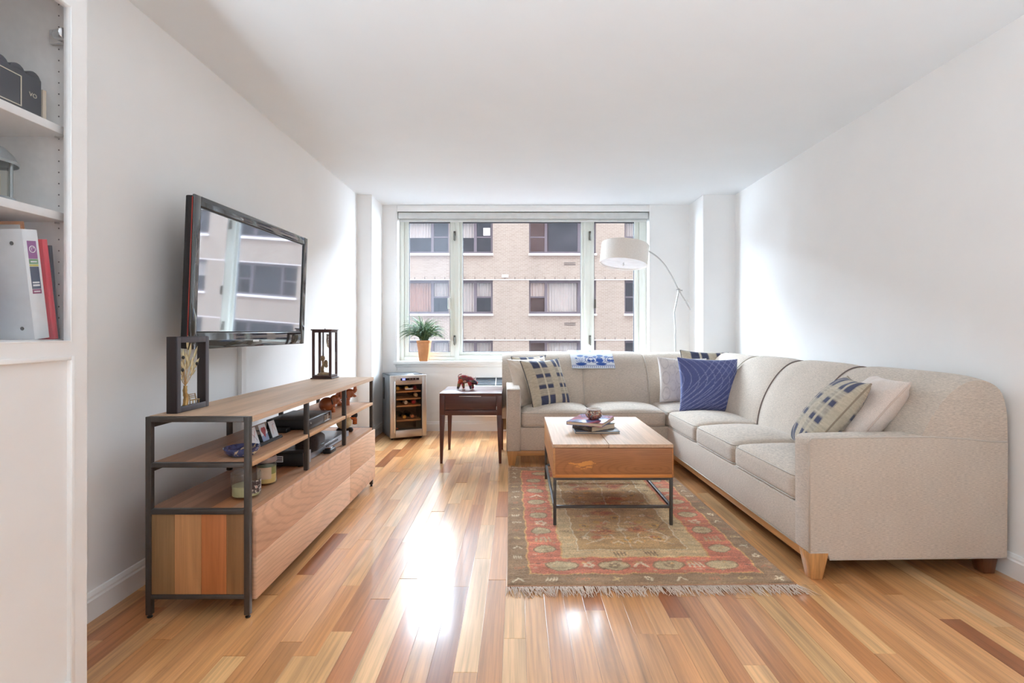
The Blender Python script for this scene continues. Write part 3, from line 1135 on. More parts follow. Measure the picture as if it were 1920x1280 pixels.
M_FIG = table_front_mat()
C_END = lin(166, 108, 66)
tp(G().box(TX0 + 0.012, TX1 - 0.008, TY0, TY0 + 0.018, 0.292, 0.436), 'end_panel', M_FIG, bevel=0.0012, color=C_END)
tp(G().box(TX0 + 0.012, TX1 - 0.008, TY1 - 0.018, TY1, 0.292, 0.436), 'end_panel', M_FIG, bevel=0.0012, color=C_END)
tp(G().box(TX0, TX0 + 0.012, TY0 - 0.0006, TY1, 0.274, 0.436), 'side_panel', WT_Y, bevel=0.0012, color=lin(190, 136, 88))
tp(G().box(TX1 - 0.008, TX1, TY0 - 0.0006, TY1, 0.274, 0.436), 'side_panel', WT_Y, bevel=0.0012, color=lin(180, 120, 72))
tp(G().box(TX0 + 0.012, TX1 - 0.008, TY0 - 0.0006, TY1, 0.274, 0.292), 'bottom_board', WT_X, bevel=0.0012, color=lin(200, 128, 66))
XS = 0.503
ncol = [(205, 168, 136), (208, 171, 139), (203, 166, 134), (209, 172, 140)]
lid1 = tp(G().box(TX0 + 0.004, XS - 0.004, TY0 + 0.004, TY1 - 0.004, 0.437, 0.440), 'lid', WT_Y, color=lin(150, 100, 62))
lid2 = tp(G().box(XS + 0.004, TX1 - 0.004, TY0 + 0.004, TY1 - 0.004, 0.437, 0.440), 'lid', WT_Y, color=lin(150, 100, 62))
for lid, a, b_ in ((lid1, TX0, XS - 0.002), (lid2, XS + 0.002, TX1)):
    w = (b_ - a) / 3
    for i in range(3):
        tp(G().box(a + i * w, a + (i + 1) * w, TY0, TY1, 0.4395, 0.457), 'lid_board', WT_Y, lid, color=lin(*ncol[(i + (lid is lid2)) % 4]))

# ================================================================== SIDE TABLE
W_WEN = wood('dark_walnut_z', 'z', rough=0.32, ring=0.15, fine=0.7)
W_WENX = wood('dark_walnut_x', 'x', rough=0.3, ring=0.15, fine=0.7, spec=0.6)
C_WEN = lin(84, 44, 36)
AX0, AX1, AY0, AY1, AZ = -0.633, -0.126, 4.247, 4.775, 0.573
st = thing('side_table', 'dark walnut side table with one drawer and tapered legs beside the sofa arm', 'table', (AX0, AY0, 0))


def ap(g, name, mat, par=None, **kw):
    return build(g, name, mat, par or st, world=True, **kw)


ap(G().box(AX0, AX1, AY0, AY1, AZ - 0.018, AZ), 'table_top', W_WENX, bevel=0.002, color=C_WEN)
for sx_ in (0, 1):
    for sy_ in (0, 1):
        x0 = AX0 if sx_ == 0 else AX1
        y0 = AY0 if sy_ == 0 else AY1
        dx, dy = (1 if sx_ == 0 else -1), (1 if sy_ == 0 else -1)
        def so(a, b): return (min(a, b), max(a, b))
        g = G().taper((*so(x0 + dx * 0.004, x0 + dx * 0.024), *so(y0 + dy * 0.004, y0 + dy * 0.024)), (*so(x0, x0 + dx * 0.042), *so(y0, y0 + dy * 0.042)), 0.0, 0.395)
        g.box(*so(x0, x0 + dx * 0.042), *so(y0, y0 + dy * 0.042), 0.395, AZ - 0.018)
        ap(g, 'leg', W_WEN, bevel=0.0015, color=C_WEN)
ap(G().box(AX0 + 0.042, AX1 - 0.042, AY0 + 0.002, AY0 + 0.03, 0.393, 0.435).box(AX0 + 0.042, AX1 - 0.042, AY0 + 0.003, AY0 + 0.03, AZ - 0.024, AZ - 0.018), 'front_rail', W_WENX, bevel=0.001, color=C_WEN)
ap(G().box(AX0 + 0.004, AX0 + 0.024, AY0 + 0.042, AY1 - 0.042, 0.393, AZ - 0.018).box(AX1 - 0.024, AX1 - 0.004, AY0 + 0.042, AY1 - 0.042, 0.393, AZ - 0.018).box(AX0 + 0.042, AX1 - 0.042, AY1 - 0.026, AY1 - 0.006, 0.393, AZ - 0.018), 'apron', W_WENX, color=C_WEN)
dr = ap(G().box(AX0 + 0.045, AX1 - 0.045, AY0 + 0.004, AY0 + 0.026, 0.438, 0.549), 'drawer', W_WENX, bevel=0.002, color=lin(76, 42, 36))
ap(G().box(-0.472, -0.294, AY0 - 0.014, AY0 + 0.006, 0.5465, 0.5515), 'handle', M_CHROME, dr, bevel=0.001)

# ================================================================== WINE FRIDGE
fr = thing('wine_fridge', 'small steel-framed glass-door wine fridge in the corner beside the window', 'wine fridge', (-1.2417, 5.113, 0), (0, 0, R(26)))
FW, FD, FH = 0.363, 0.40, 0.64
M_FSIDE = paint('graphite_enamel', lin(104, 108, 112), 0.4, metal=0.4, var=0.04)


def fp(g, name, mat, par=None, **kw):
    return build(g, name, mat, par or fr, **kw)


fp(G().box(0.004, 0.018, 0.045, FD, 0.022, FH).box(FW - 0.018, FW - 0.004, 0.045, FD, 0.022, FH).box(0.004, FW - 0.004, 0.045, FD, FH - 0.02, FH).box(0.004, FW - 0.004, 0.045, FD, 0.022, 0.06).box(0.004, FW - 0.004, FD - 0.02, FD, 0.022, FH), 'cabinet', M_FSIDE, bevel=0.003)
fp(G().box(0.018, FW - 0.018, FD - 0.06, FD - 0.05, 0.06, FH - 0.02), 'inner_back', paint('fridge_liner', lin(150, 122, 100), 0.5, var=0.1))
fp(G().box(FW - 0.11, FW - 0.03, 0.06, 0.1, FH, FH + 0.006), 'hinge_cover', M_BLACK, bevel=0.001)
fp(G().box(-0.002, 0.004, 0.30, 0.36, 0.38, 0.6), 'side_vent', M_BLACK)
for x in (0.03, FW - 0.04):
    for y in (0.06, FD - 0.05):
        fp(G().lathe([(0.009, 0), (0.009, 0.022)], 10, Matrix.Translation((x, y, 0))), 'foot', M_BLACK)
gx0, gx1, gz0, gz1 = 0.052, 0.318, 0.098, 0.548
door = fp(G().holes(0, FW, 0.026, FH - 0.002, [(gx0, gx1, gz0, gz1)], 0.0, 0.04), 'door', M_STAIN, bevel=0.003)
fp(G().holes(gx0, gx1, gz0, gz1, [(gx0 + 0.006, gx1 - 0.006, gz0 + 0.006, gz1 - 0.006)], 0.006, 0.036), 'gasket', M_BLACK, door)
fp(G().box(gx0 + 0.003, gx1 - 0.003, 0.015, 0.02, gz0 + 0.003, gz1 - 0.003), 'door_glass', glass('smoked_glass', tint=(0.86, 0.80, 0.74), refl=0.8), door)
fp(G().box(0.036, 0.046, -0.012, 0.004, 0.075, 0.585), 'door_handle', M_CHROME, door, bevel=0.002)
fp(G().box(0.10, 0.285, -0.0015, 0.001, 0.588, 0.611), 'control_strip', M_GLOSSBLK, door)
fp(G().box(0.115, 0.147, -0.0025, -0.001, 0.591, 0.609), 'display', emit('blue_display', (0.16, 0.2, 0.95), 0.8), door)
for i in range(3):
    fp(G().box(0.185 + i * 0.028, 0.203 + i * 0.028, -0.0025, -0.001, 0.598, 0.603), 'button', M_CHROME, door)


def text_mesh(txt, size, name, mat, parent, loc, rot, depth=0.0006):
    cu = bpy.data.curves.new(name, 'FONT')
    cu.body = txt
    cu.size = size
    cu.extrude = depth
    cu.align_x = 'CENTER'
    cu.align_y = 'CENTER'
    tmp = bpy.data.objects.new(name + '_src', cu)
    COL.objects.link(tmp)
    dg = bpy.context.evaluated_depsgraph_get()
    me = bpy.data.meshes.new_from_object(tmp.evaluated_get(dg))
    bpy.data.objects.remove(tmp)
    me.materials.clear()
    me.materials.append(mat)
    o = bpy.data.objects.new(name, me)
    COL.objects.link(o)
    o.parent = parent
    o.location = loc
    o.rotation_euler = rot
    return o


M_PRINT = paint('white_print', lin(235, 235, 235), 0.5)
text_mesh('newair', 0.030, 'brand_lettering', M_PRINT, door, (0.19, 0.014, 0.505), (PI / 2, 0, 0))
text_mesh('53', 0.018, 'display_digits', emit('display_digit', (0.75, 0.8, 1.0), 1.2), door, (0.131, -0.003, 0.600), (PI / 2, 0, 0), 0.0003)
for z in (0.472, 0.398, 0.328, 0.184):
    g = G()
    g.box(0.022, FW - 0.022, 0.05, 0.066, z - 0.008, z + 0.006)
    for i in range(3):
        g.box(0.022, FW - 0.022, 0.12 + i * 0.08, 0.135 + i * 0.08, z - 0.006, z + 0.002)
    fp(g, 'shelf', wood('beech_wood_x', 'x', rough=0.5), color=lin(206, 160, 120), bevel=0.001)
# bottles lying on the shelves
fm = Matrix.Translation((-1.2417, 5.113, 0)) @ Matrix.Rotation(R(26), 4, 'Z')
BC = [('gold', (214, 178, 92)), ('dark red', (120, 26, 34)), ('cream', (214, 190, 150)), ('white', (222, 216, 206)), ('red', (176, 54, 58)), ('tan', (196, 140, 110)), ('orange', (206, 96, 60))]
bots = [(0.082, 0.472, 0, 'gold-capped bottle first on the top shelf of the wine fridge'), (0.170, 0.472, 0, 'gold-capped bottle in the middle of the top shelf of the wine fridge'), (0.255, 0.472, 1, 'dark red capped bottle on the top shelf of the wine fridge'),
        (0.268, 0.398, 2, 'cream-capped bottle on the second shelf of the wine fridge'), (0.165, 0.328, 3, 'white-capped bottle on the third shelf of the wine fridge'), (0.245, 0.328, 4, 'red-capped bottle on the third shelf of the wine fridge'),
        (0.232, 0.184, 5, 'tan-capped bottle on the lowest rack of the wine fridge'), (0.150, 0.184, 0, 'gold-capped bottle on the lowest rack of the wine fridge'), (0.075, 0.062, 6, 'orange-capped bottle on the floor of the wine fridge')]
M_BOT = paint('dark_bottle_glass', lin(30, 36, 28), 0.1, coat=0.6)
for (bx, bz, bi, lab) in bots:
    loc = fm @ Vector((bx, 0.046, bz + 0.036))
    bo = thing('wine_bottle', lab, 'bottle', tuple(loc), (0, 0, R(26)), 'wine bottles in the fridge')
    Mr = Matrix.Rotation(-PI / 2, 4, 'X')
    build(G().lathe([(0.0135, 0.02), (0.0135, 0.085), (0.02, 0.11), (0.027, 0.14), (0.028, 0.27)], 16, Mr), 'bottle_body', M_BOT, bo, smooth='auto')
    build(G().lathe([(0.0155, 0.0), (0.0175, 0.002), (0.0175, 0.03), (0.0155, 0.06)], 16, Mr), 'foil_cap', paint('foil_' + BC[bi][0].replace(' ', '_'), lin(*BC[bi][1]), 0.35, metal=0.3), bo, smooth='auto')

# ================================================================== TELEVISION
tv = thing('television', 'large wall-mounted flat television with glossy black bezel above the console', 'television', (-1.41, 2.245, 0.9975), (0, R(2.2), R(-2.34)))
TW, TH = 1.10, 0.672


def tvp(g, name, mat, par=None, **kw):
    return build(g, name, mat, par or tv, **kw)


def yz_frame(g, y0, y1, z0, z1, hy0, hy1, hz0, hz1, x0, x1):
    M = Matrix(((0, 1, 0, 0), (1, 0, 0, 0), (0, 0, 1, 0), (0, 0, 0, 1)))
    g2 = G().holes(y0, y1, z0, z1, [(hy0, hy1, hz0, hz1)], x0, x1)
    g.add(g2.v, g2.f, M)
    return g


M_SCREEN, nt_, b_ = new_mat('lcd_screen')
b_.inputs['Metallic'].default_value = 0.85
b_.inputs['Roughness'].default_value = 0.035
L(nt_, ramp(nt_, noise(nt_, ocoord(nt_), 2.0), [(0.3, (0.70, 0.76, 0.82)), (0.7, (0.73, 0.79, 0.85))]), b_.inputs['Base Color'])
tvp(yz_frame(G(), 0, TW, 0, TH, 0.045, TW - 0.045, 0.075, TH - 0.045, -0.012, 0.0), 'bezel', M_GLOSSBLK, bevel=0.004, seg=3)
tvp(yz_frame(G(), 0.045, TW - 0.045, 0.075, TH - 0.045, 0.05, TW - 0.05, 0.08, TH - 0.05, -0.02, -0.004), 'inner_lip', M_BLACK)
tvp(G().box(-0.012, -0.008, 0.046, TW - 0.046, 0.076, TH - 0.046), 'screen', M_SCREEN)
bk = G()
bk.prism([(0.004, 0.004), (TW - 0.004, 0.004), (TW - 0.004, TH - 0.004), (0.004, TH - 0.004)], -0.045, -0.012, 'x')
tvp(bk, 'back_cover', M_BLKMAT, bevel=0.006)
tvp(G().taper((0.15, TW - 0.15, 0.12, TH - 0.12), (0.1, TW - 0.1, 0.08, TH - 0.08), -0.09, -0.05, Matrix(((0, 0, 1, 0), (1, 0, 0, 0), (0, 1, 0, 0), (0, 0, 0, 1)))), 'back_bulge', M_BLKMAT)
M_REDSTRIP = paint('red_side_strip', lin(150, 40, 36), 0.25, coat=0.5)
tvp(G().box(-0.0115, -0.007, -0.0015, 0.004, 0.012, TH - 0.012), 'side_strip', M_REDSTRIP)
tvp(G().box(-0.0115, -0.007, TW - 0.004, TW + 0.0015, 0.012, TH - 0.012), 'side_strip', M_REDSTRIP)
tvp(G().box(-0.0015, 0.0006, 0.50, 0.56, 0.026, 0.036), 'silver_mark', M_CHROME)  # small chrome strip at the lower centre of the bezel
tvp(G().box(-0.115, -0.085, 0.40, 0.70, 0.15, 0.52), 'mount_plate', M_STEEL, bevel=0.004)
tvp(G().tube([(-0.10, 0.55, 0.33), (-0.20, 0.57, 0.335)], 0.025, 10), 'mount_arm', M_STEEL)
# cable cover on the wall
cc = thing('cable_cover', 'white vertical cable cover on the wall below the television', 'cable cover', (XL, 3.05, 0.3))
build(G().box(XL, XL + 0.022, 2.985, 3.035, 0.3, 1.15).box(XL, XL + 0.012, 3.035, 3.075, 0.3, 1.15), 'channel', M_TRIM, cc, bevel=0.003, world=True)
build(G().box(XL + 0.022, XL + 0.024, 2.988, 3.032, 0.3, 1.15), 'channel_lid', M_WHITE, cc, world=True)

# ================================================================== BOOKCASE
BX0, BX1, BY0, BY1, BZ = -1.585, -1.25, 0.72, 1.518, 2.16
bc = thing('bookcase', 'tall white bookcase with glazed upper doors at the edge of the room', 'bookcase', (BX0, BY0, 0))


def bp(g, name, mat=M_WHITE, par=None, **kw):
    return build(g, name, mat, par or bc, world=True, **kw)


bp(G().box(BX0, BX1 - 0.021, BY1 - 0.022, BY1 - 0.002, 0, BZ), 'side_panel', bevel=0.001)
bp(G().box(BX0, BX1 - 0.021, BY0, BY0 + 0.02, 0, BZ), 'side_panel', bevel=0.001)
bp(G().box(BX0, BX0 + 0.006, BY0 + 0.02, BY1 - 0.022, 0.05, BZ), 'back_panel')
bp(G().box(BX0, BX1 - 0.021, BY0 + 0.02, BY1 - 0.022, BZ - 0.02, BZ), 'top_panel')
bp(G().box(BX0 + 0.02, BX1 - 0.04, BY0 + 0.02, BY1 - 0.022, 0.0, 0.08), 'plinth')
for zt in (0.10, 0.42, 0.74, 1.056, 1.414, 1.658, 1.93):
    if zt == 1.93:
        continue
    bp(G().box(BX0 + 0.006, -1.287, BY0 + 0.02, BY1 - 0.022, zt - 0.023, zt), 'shelf', bevel=0.0015)
M_HOLE = paint('pin_hole', lin(96, 92, 90), 0.9)
g = G()
for i in range(34):
    z = 1.085 + i * 0.032
    if min(abs(z - 1.403), abs(z - 1.647)) < 0.018:
        continue
    g.lathe([(0.0022, 0), (0.0022, 0.0006)], 8, Matrix.Translation((-1.312, BY1 - 0.0222, z)) @ Matrix.Rotation(PI / 2, 4, 'X'))
bp(g, 'shelf_pin_holes', M_HOLE)['kind'] = 'stuff'
for zt in (1.414, 1.658):
    bp(G().tube([(-1.312, BY1 - 0.022, zt - 0.027), (-1.312, BY1 - 0.034, zt - 0.027)], 0.003, 8), 'shelf_pin', M_CHROME)
for (y0, y1) in ((BY0 + 0.001, 1.117), (1.121, BY1)):
    g = G()
    s = 0.056
    yz_frame(g, y0, y1, 1.012, 2.05, y0 + s, y1 - s, 1.053, 1.985, BX1 - 0.019, BX1)
    yz_frame(g, y0, y1, 0.03, 1.012, y0 + s, y1 - s, 0.10, 0.998, BX1 - 0.019, BX1)
    dd = bp(g, 'door')
    g = G()
    yz_frame(g, y0 + s - 0.012, y1 - s + 0.012, 0.088, 1.010, y0 + s, y1 - s, 0.10, 0.998, BX1, BX1 + 0.0035)
    yz_frame(g, y0 + s - 0.004, y1 - s + 0.004, 1.049, 1.989, y0 + s, y1 - s, 1.053, 1.985, BX1, BX1 + 0.002)
    bp(g, 'bead_moulding', M_WHITE, dd, bevel=0.001)
    bp(G().box(BX1 - 0.014, BX1 - 0.010, y0 + s - 0.004, y1 - s + 0.004, 0.096, 1.002), 'door_panel', M_WHITE, dd)
    bp(G().box(BX1 - 0.012, BX1 - 0.008, y0 + s - 0.004, y1 - s + 0.004, 1.049, 1.989), 'door_glass', glass('door_pane', refl=1.0, haze=0.05, hazecol=(0.85, 0.88, 0.95)), dd)
bp(G().box(BX0, BX1 - 0.002, BY0, BY1, 2.05, BZ), 'header', bevel=0.002)
hg = bp(G().box(-1.33, -1.29, BY1 - 0.034, BY1 - 0.022, 1.895, 1.935).tube([(-1.30, BY1 - 0.04, 1.915), (-1.272, BY1 - 0.05, 1.915)], 0.016, 10), 'hinge', M_CHROME, bevel=0.002)

# ================================================================== FLOOR LAMP
lm = thing('arc_floor_lamp', 'arched chrome floor lamp with white drum shade behind the sofa', 'lamp', (1.63, 5.40, 0))


def lp(g, name, mat, par=None, **kw):
    return build(g, name, mat, par or lm, world=True, **kw)


lp(G().lathe([(0.15, 0.0), (0.15, 0.018), (0.14, 0.026), (0.02, 0.03)], 32, Matrix.Translation((1.63, 5.40, 0))), 'base', M_CHROME, smooth='auto')
M_NICK = paint('satin_nickel', (0.50, 0.50, 0.49), 0.3, metal=0.9, var=0.03)
lp(G().tube([(1.63, 5.40, 0.02), (1.632, 5.40, 1.09)], 0.0105, 12).tube([(1.632, 5.40, 1.09), (1.62, 5.40, 1.267), (1.64, 5.40, 1.36), (1.667, 5.40, 1.495)], 0.008, 12), 'pole', M_NICK, smooth='auto')
lp(G().ball((1.668, 5.40, 1.50), 0.018, seg=14, rings=8).tube([(1.668, 5.37, 1.50), (1.668, 5.43, 1.50)], 0.009, 10).tube([(1.64, 5.385, 1.505), (1.70, 5.385, 1.495)], 0.006, 8), 'pivot_joint', M_NICK, smooth='auto')
arc = catmull([(1.745, 5.40, 1.375), (1.668, 5.40, 1.50), (1.57, 5.40, 1.69), (1.471, 5.385, 1.813), (1.366, 5.36, 1.885), (1.25, 5.31, 1.925), (1.10, 5.25, 1.935)], 6)
lp(G().tube(arc, 0.0075, 10), 'arm', M_NICK, smooth='auto')
lp(G().tube([(1.74, 5.40, 1.383), (1.79, 5.40, 1.295)], 0.014, 12), 'counterweight', M_NICK, smooth='auto')
SHM = Matrix.Translation((1.075, 5.25, 1.845)) @ Matrix.Rotation(R(7.0), 4, 'Y') @ Matrix.Rotation(R(-7), 4, 'X')
M_SHADE, nt_, b_ = new_mat('lamp_shade_linen')
L(nt_, ramp(nt_, noise(nt_, ocoord(nt_, (80, 80, 300)), 1.0), [(0.3, lin(222, 214, 206)), (0.7, lin(236, 230, 222))]), b_.inputs['Base Color'])
b_.inputs['Roughness'].default_value = 0.9
sh = lp(G().lathe([(0.232, -0.1), (0.236, -0.1), (0.236, 0.1), (0.232, 0.1), (0.232, -0.1)], 48, SHM, cap=False), 'shade', M_SHADE, smooth='auto')
lp(G().lathe([(0.0, -0.083), (0.231, -0.083), (0.231, -0.079), (0.0, -0.079)], 48, SHM, cap=False), 'diffuser', paint('acrylic_diffuser', (0.88, 0.88, 0.9), 0.4), sh, smooth='auto')
lp(G().tube([(0.0, 0, -0.082), (0, 0, -0.10)], 0.007, 10, SHM).ball((0, 0, -0.105), 0.011, M=SHM), 'finial', M_CHROME, sh, smooth='auto')
lp(G().tube([(-0.23, 0, 0.085), (0.23, 0, 0.085)], 0.003, 6, SHM).tube([(0, -0.23, 0.085), (0, 0.23, 0.085)], 0.003, 6, SHM).tube([(0, 0, 0.09), (0, 0, -0.08)], 0.006, 8, SHM), 'spider', M_NICK, sh)

# ================================================================== WALL HEATER UNIT
ac = thing('heating_unit', 'low white heating and cooling unit with black top grille under the window', 'heater', (0.1, 5.45, 0.19))
hx0, hx1 = -0.47, 0.75
build(G().prism([(5.44, 0.19), (5.646, 0.19), (5.646, 0.585), (5.60, 0.585), (5.44, 0.505)], hx0, hx1, 'x'), 'casing', M_TRIM, ac, bevel=0.004, world=True)
sl = math.atan2(0.08, 0.16)
MS = Matrix.Translation((0, 5.44, 0.505)) @ Matrix.Rotation(sl, 4, 'X')
build(G().box(hx0 + 0.03, hx1 - 0.03, 0.012, 0.165, 0.0005, 0.003, MS), 'grille_well', paint('grille_dark', lin(46, 50, 56), 0.5), ac, world=True)
for i in range(5):
    build(G().box(hx0 + 0.03, hx1 - 0.03, 0.024 + i * 0.029, 0.032 + i * 0.029, 0.003, 0.009, MS), 'grille_bar', paint('grille_bar', lin(92, 100, 108), 0.4), ac, world=True)
for xx in (hx0 + 0.24, hx0 + 0.54, hx0 + 0.84):
    build(G().box(xx, xx + 0.008, 0.012, 0.165, 0.003, 0.011, MS), 'grille_divider', M_TRIM, ac, world=True)
# ================================================================== pattern rasters
class Img:
    """small raster in metres; used for woven and printed patterns"""
    def __init__(s, w, h, res, col):
        s.w, s.h, s.res = w, h, res
        s.nx, s.ny = int(round(w / res)) + 1, int(round(h / res)) + 1
        s.X, s.Y = np.meshgrid(np.linspace(0, w, s.nx), np.linspace(0, h, s.ny))
        s.a = np.zeros((s.ny, s.nx, 3)) + np.array(lin(*col))

    def put(s, mask, col, k=1.0):
        m = np.clip(mask, 0, 1)[..., None] * k
        s.a = s.a * (1 - m) + np.array(lin(*col)) * m

    def ell(s, cx, cy, rx, ry, col, soft=0.15, ring=None, k=1.0):
        d = np.sqrt(((s.X - cx) / rx) ** 2 + ((s.Y - cy) / ry) ** 2)
        if ring is None:
            s.put((1 - d) / soft + 0.5, col, k)
        else:
            wd = ring / min(rx, ry)
            s.put((wd - np.abs(d - 1)) / (wd * 0.5), col, k)

    def rect(s, x0, x1, y0, y1, col, k=1.0):
        e = s.res
        m = np.clip((s.X - x0) / e + 0.5, 0, 1) * np.clip((x1 - s.X) / e + 0.5, 0, 1) * np.clip((s.Y - y0) / e + 0.5, 0, 1) * np.clip((y1 - s.Y) / e + 0.5, 0, 1)
        s.put(m, col, k)

    def line(s, pts, wd, col, k=1.0):
        best = np.full(s.X.shape, 1e9)
        for (ax, ay), (bx, by) in zip(pts[:-1], pts[1:]):
            dx, dy = bx - ax, by - ay
            l2 = dx * dx + dy * dy + 1e-12
            t = np.clip(((s.X - ax) * dx + (s.Y - ay) * dy) / l2, 0, 1)
            best = np.minimum(best, np.hypot(s.X - ax - t * dx, s.Y - ay - t * dy))
        s.put((wd / 2 - best) / (s.res) + 0.5, col, k)

    def grain(s, amt, sx=3, sy=1, seed=1):
        r = np.random.default_rng(seed)
        n = r.normal(0, 1, s.X.shape)
        for ax, k in ((1, sx), (0, sy)):
            acc = np.zeros_like(n)
            for q in range(-k, k + 1):
                acc += np.roll(n, q, ax)
            n = acc / (2 * k + 1) * math.sqrt(2 * k + 1)
        s.a = np.clip(s.a * (1 + amt * n)[..., None], 0, 1)


def grid_obj(name, P, colr, mat, close=False):
    """P: (ny, nx, 3) points, colr: (ny, nx, 3)"""
    ny, nx = P.shape[:2]
    idx = np.arange(ny * nx).reshape(ny, nx)
    q = np.stack([idx[:-1, :-1], idx[:-1, 1:], idx[1:, 1:], idx[1:, :-1]], -1).reshape(-1, 4)
    me = bpy.data.meshes.new(name)
    me.from_pydata([tuple(p) for p in P.reshape(-1, 3)], [], [tuple(f) for f in q.tolist()])
    put_col(me, colr.reshape(-1, 3))
    for p in me.polygons:
        p.use_smooth = True
    me.materials.append(mat)
    o = bpy.data.objects.new(name, me)
    COL.objects.link(o)
    return o


def put_col(me, c):
    ca = me.color_attributes.new('pattern', 'FLOAT_COLOR', 'POINT')
    full = np.ones((len(c), 4), dtype=np.float32)
    full[:, :3] = c
    ca.data.foreach_set('color', full.reshape(-1))


# ================================================================== RUG
RW, RL = 1.225, 1.89
im = Img(RW, RL, 0.0042, (154, 126, 98))
X0_, Y0_ = im.X.copy(), im.Y.copy()
im.X = X0_ + 0.0045 * np.sin(Y0_ * 23 + 2 * np.sin(X0_ * 9)) + 0.003 * np.sin(Y0_ * 61 + X0_ * 37)
im.Y = Y0_ + 0.0045 * np.sin(X0_ * 27 + 1.5 * np.sin(Y0_ * 11)) + 0.003 * np.sin(X0_ * 71 + Y0_ * 29)
TAUPE, RED, GOLD, BEIGE, CREAM, FIELD, DARKB = (154, 126, 98), (206, 124, 100), (216, 168, 112), (210, 182, 138), (230, 214, 182), (192, 156, 110), (116, 92, 74)
d = np.minimum(np.minimum(im.X, RW - im.X), np.minimum(im.Y, RL - im.Y))
d0 = np.minimum(np.minimum(X0_, RW - X0_), np.minimum(Y0_, RL - Y0_))
im.put((d > 0.092) * 1.0, GOLD)
im.put((d > 0.100) * 1.0, RED)
im.put((d > 0.258) * 1.0, GOLD)
im.put((d > 0.266) * 1.0, BEIGE)
im.put((d > 0.344) * 1.0, CREAM)
im.put((d > 0.350) * 1.0, FIELD)
rr = random.Random(3)


def motif(cx, cy, s, col, kind, k=0.9):
    if kind == 0:      # cross bird
        im.line([(cx - s, cy - s * .4), (cx + s, cy + s * .5)], s * .45, col, k)
        im.line([(cx - s * .3, cy + s), (cx + s * .4, cy - s)], s * .4, col, k)
    elif kind == 1:    # comb
        for q in (-1, -.35, .35, 1):
            im.line([(cx + q * s, cy - s * .8), (cx + q * s + s * .1, cy + s * .8)], s * .3, col, k)
        im.line([(cx - s, cy), (cx + s, cy)], s * .3, col, k)
    elif kind == 2:    # flower
        for q in range(5):
            a = q * 2 * PI / 5
            im.ell(cx + s * .7 * math.cos(a), cy + s * .7 * math.sin(a), s * .4, s * .4, col, 0.4, k=k)
    elif kind == 3:    # bow
        im.ell(cx - s * .7, cy, s * .6, s * .5, col, ring=s * .2, k=k)
        im.ell(cx + s * .7, cy, s * .6, s * .5, col, ring=s * .2, k=k)
    else:
        im.line([(cx - s, cy - s * .6), (cx, cy + s * .7), (cx + s, cy - s * .6)], s * .5, col, k)


cl = [CREAM, (204, 176, 128), (184, 128, 98), CREAM]
for i in range(9):
    x = 0.05 + (RW - 0.1) * i / 8
    for y in (0.048, RL - 0.048):
        motif(x, y, 0.020, cl[(i * 3) % 4], (i * 2 + 4) % 5)
for i in range(1, 16):
    y = 0.05 + (RL - 0.1) * i / 16
    for x in (0.048, RW - 0.048):
        motif(x, y, 0.018, cl[(i * 5 + 1) % 4], (i * 3 + (x > 1)) % 5)
# red border medallions and beasts
OV = (198, 178, 140)
for i in range(4):
    x = 0.245 + (RW - 0.49) * i / 3
    for y in (0.18, RL - 0.18):
        im.ell(x, y, 0.072, 0.046, OV, 0.12)
        im.ell(x, y, 0.072, 0.046, (150, 120, 92), ring=0.004)
        if i in (1, 2):
            motif(x, y, 0.026, DARKB, 2, 0.7)
        if i < 3:
            motif(x + 0.122, y, 0.03, CREAM, (i * 2 + 2) % 5, 0.8)
            motif(x + 0.105, y + 0.02, 0.014, GOLD, 4)
for i in range(6):
    y = 0.36 + (RL - 0.72) * i / 5
    for x in (0.18, RW - 0.18):
        im.ell(x, y, 0.052, 0.045, OV, 0.12)
        im.ell(x, y, 0.052, 0.045, (150, 120, 92), ring=0.004)
        motif(x, y, 0.018, (170, 140, 104), i % 3, 0.6)
        if i < 5:
            motif(x, y + 0.117, 0.034, CREAM if i % 2 else OV, (i + 1) % 5, 0.75)
            im.line([(x - 0.07, y + 0.085), (x, y + 0.095), (x + 0.07, y + 0.085)], 0.005, GOLD)
# inner beige border
for i in range(4):
    x = 0.38 + (RW - 0.76) * i / 3
    for y in (0.305, RL - 0.305):
        if i in (1, 2):
            motif(x, y, 0.026, DARKB, 1, 0.85)
        else:
            motif(x, y, 0.016, (206, 188, 150), 3, 0.6)
for i in range(7):
    y = 0.42 + (RL - 0.84) * i / 6
    for x in (0.305, RW - 0.305):
        motif(x, y, 0.017, DARKB if i % 2 else (206, 188, 150), (i + 2) % 5, 0.7)
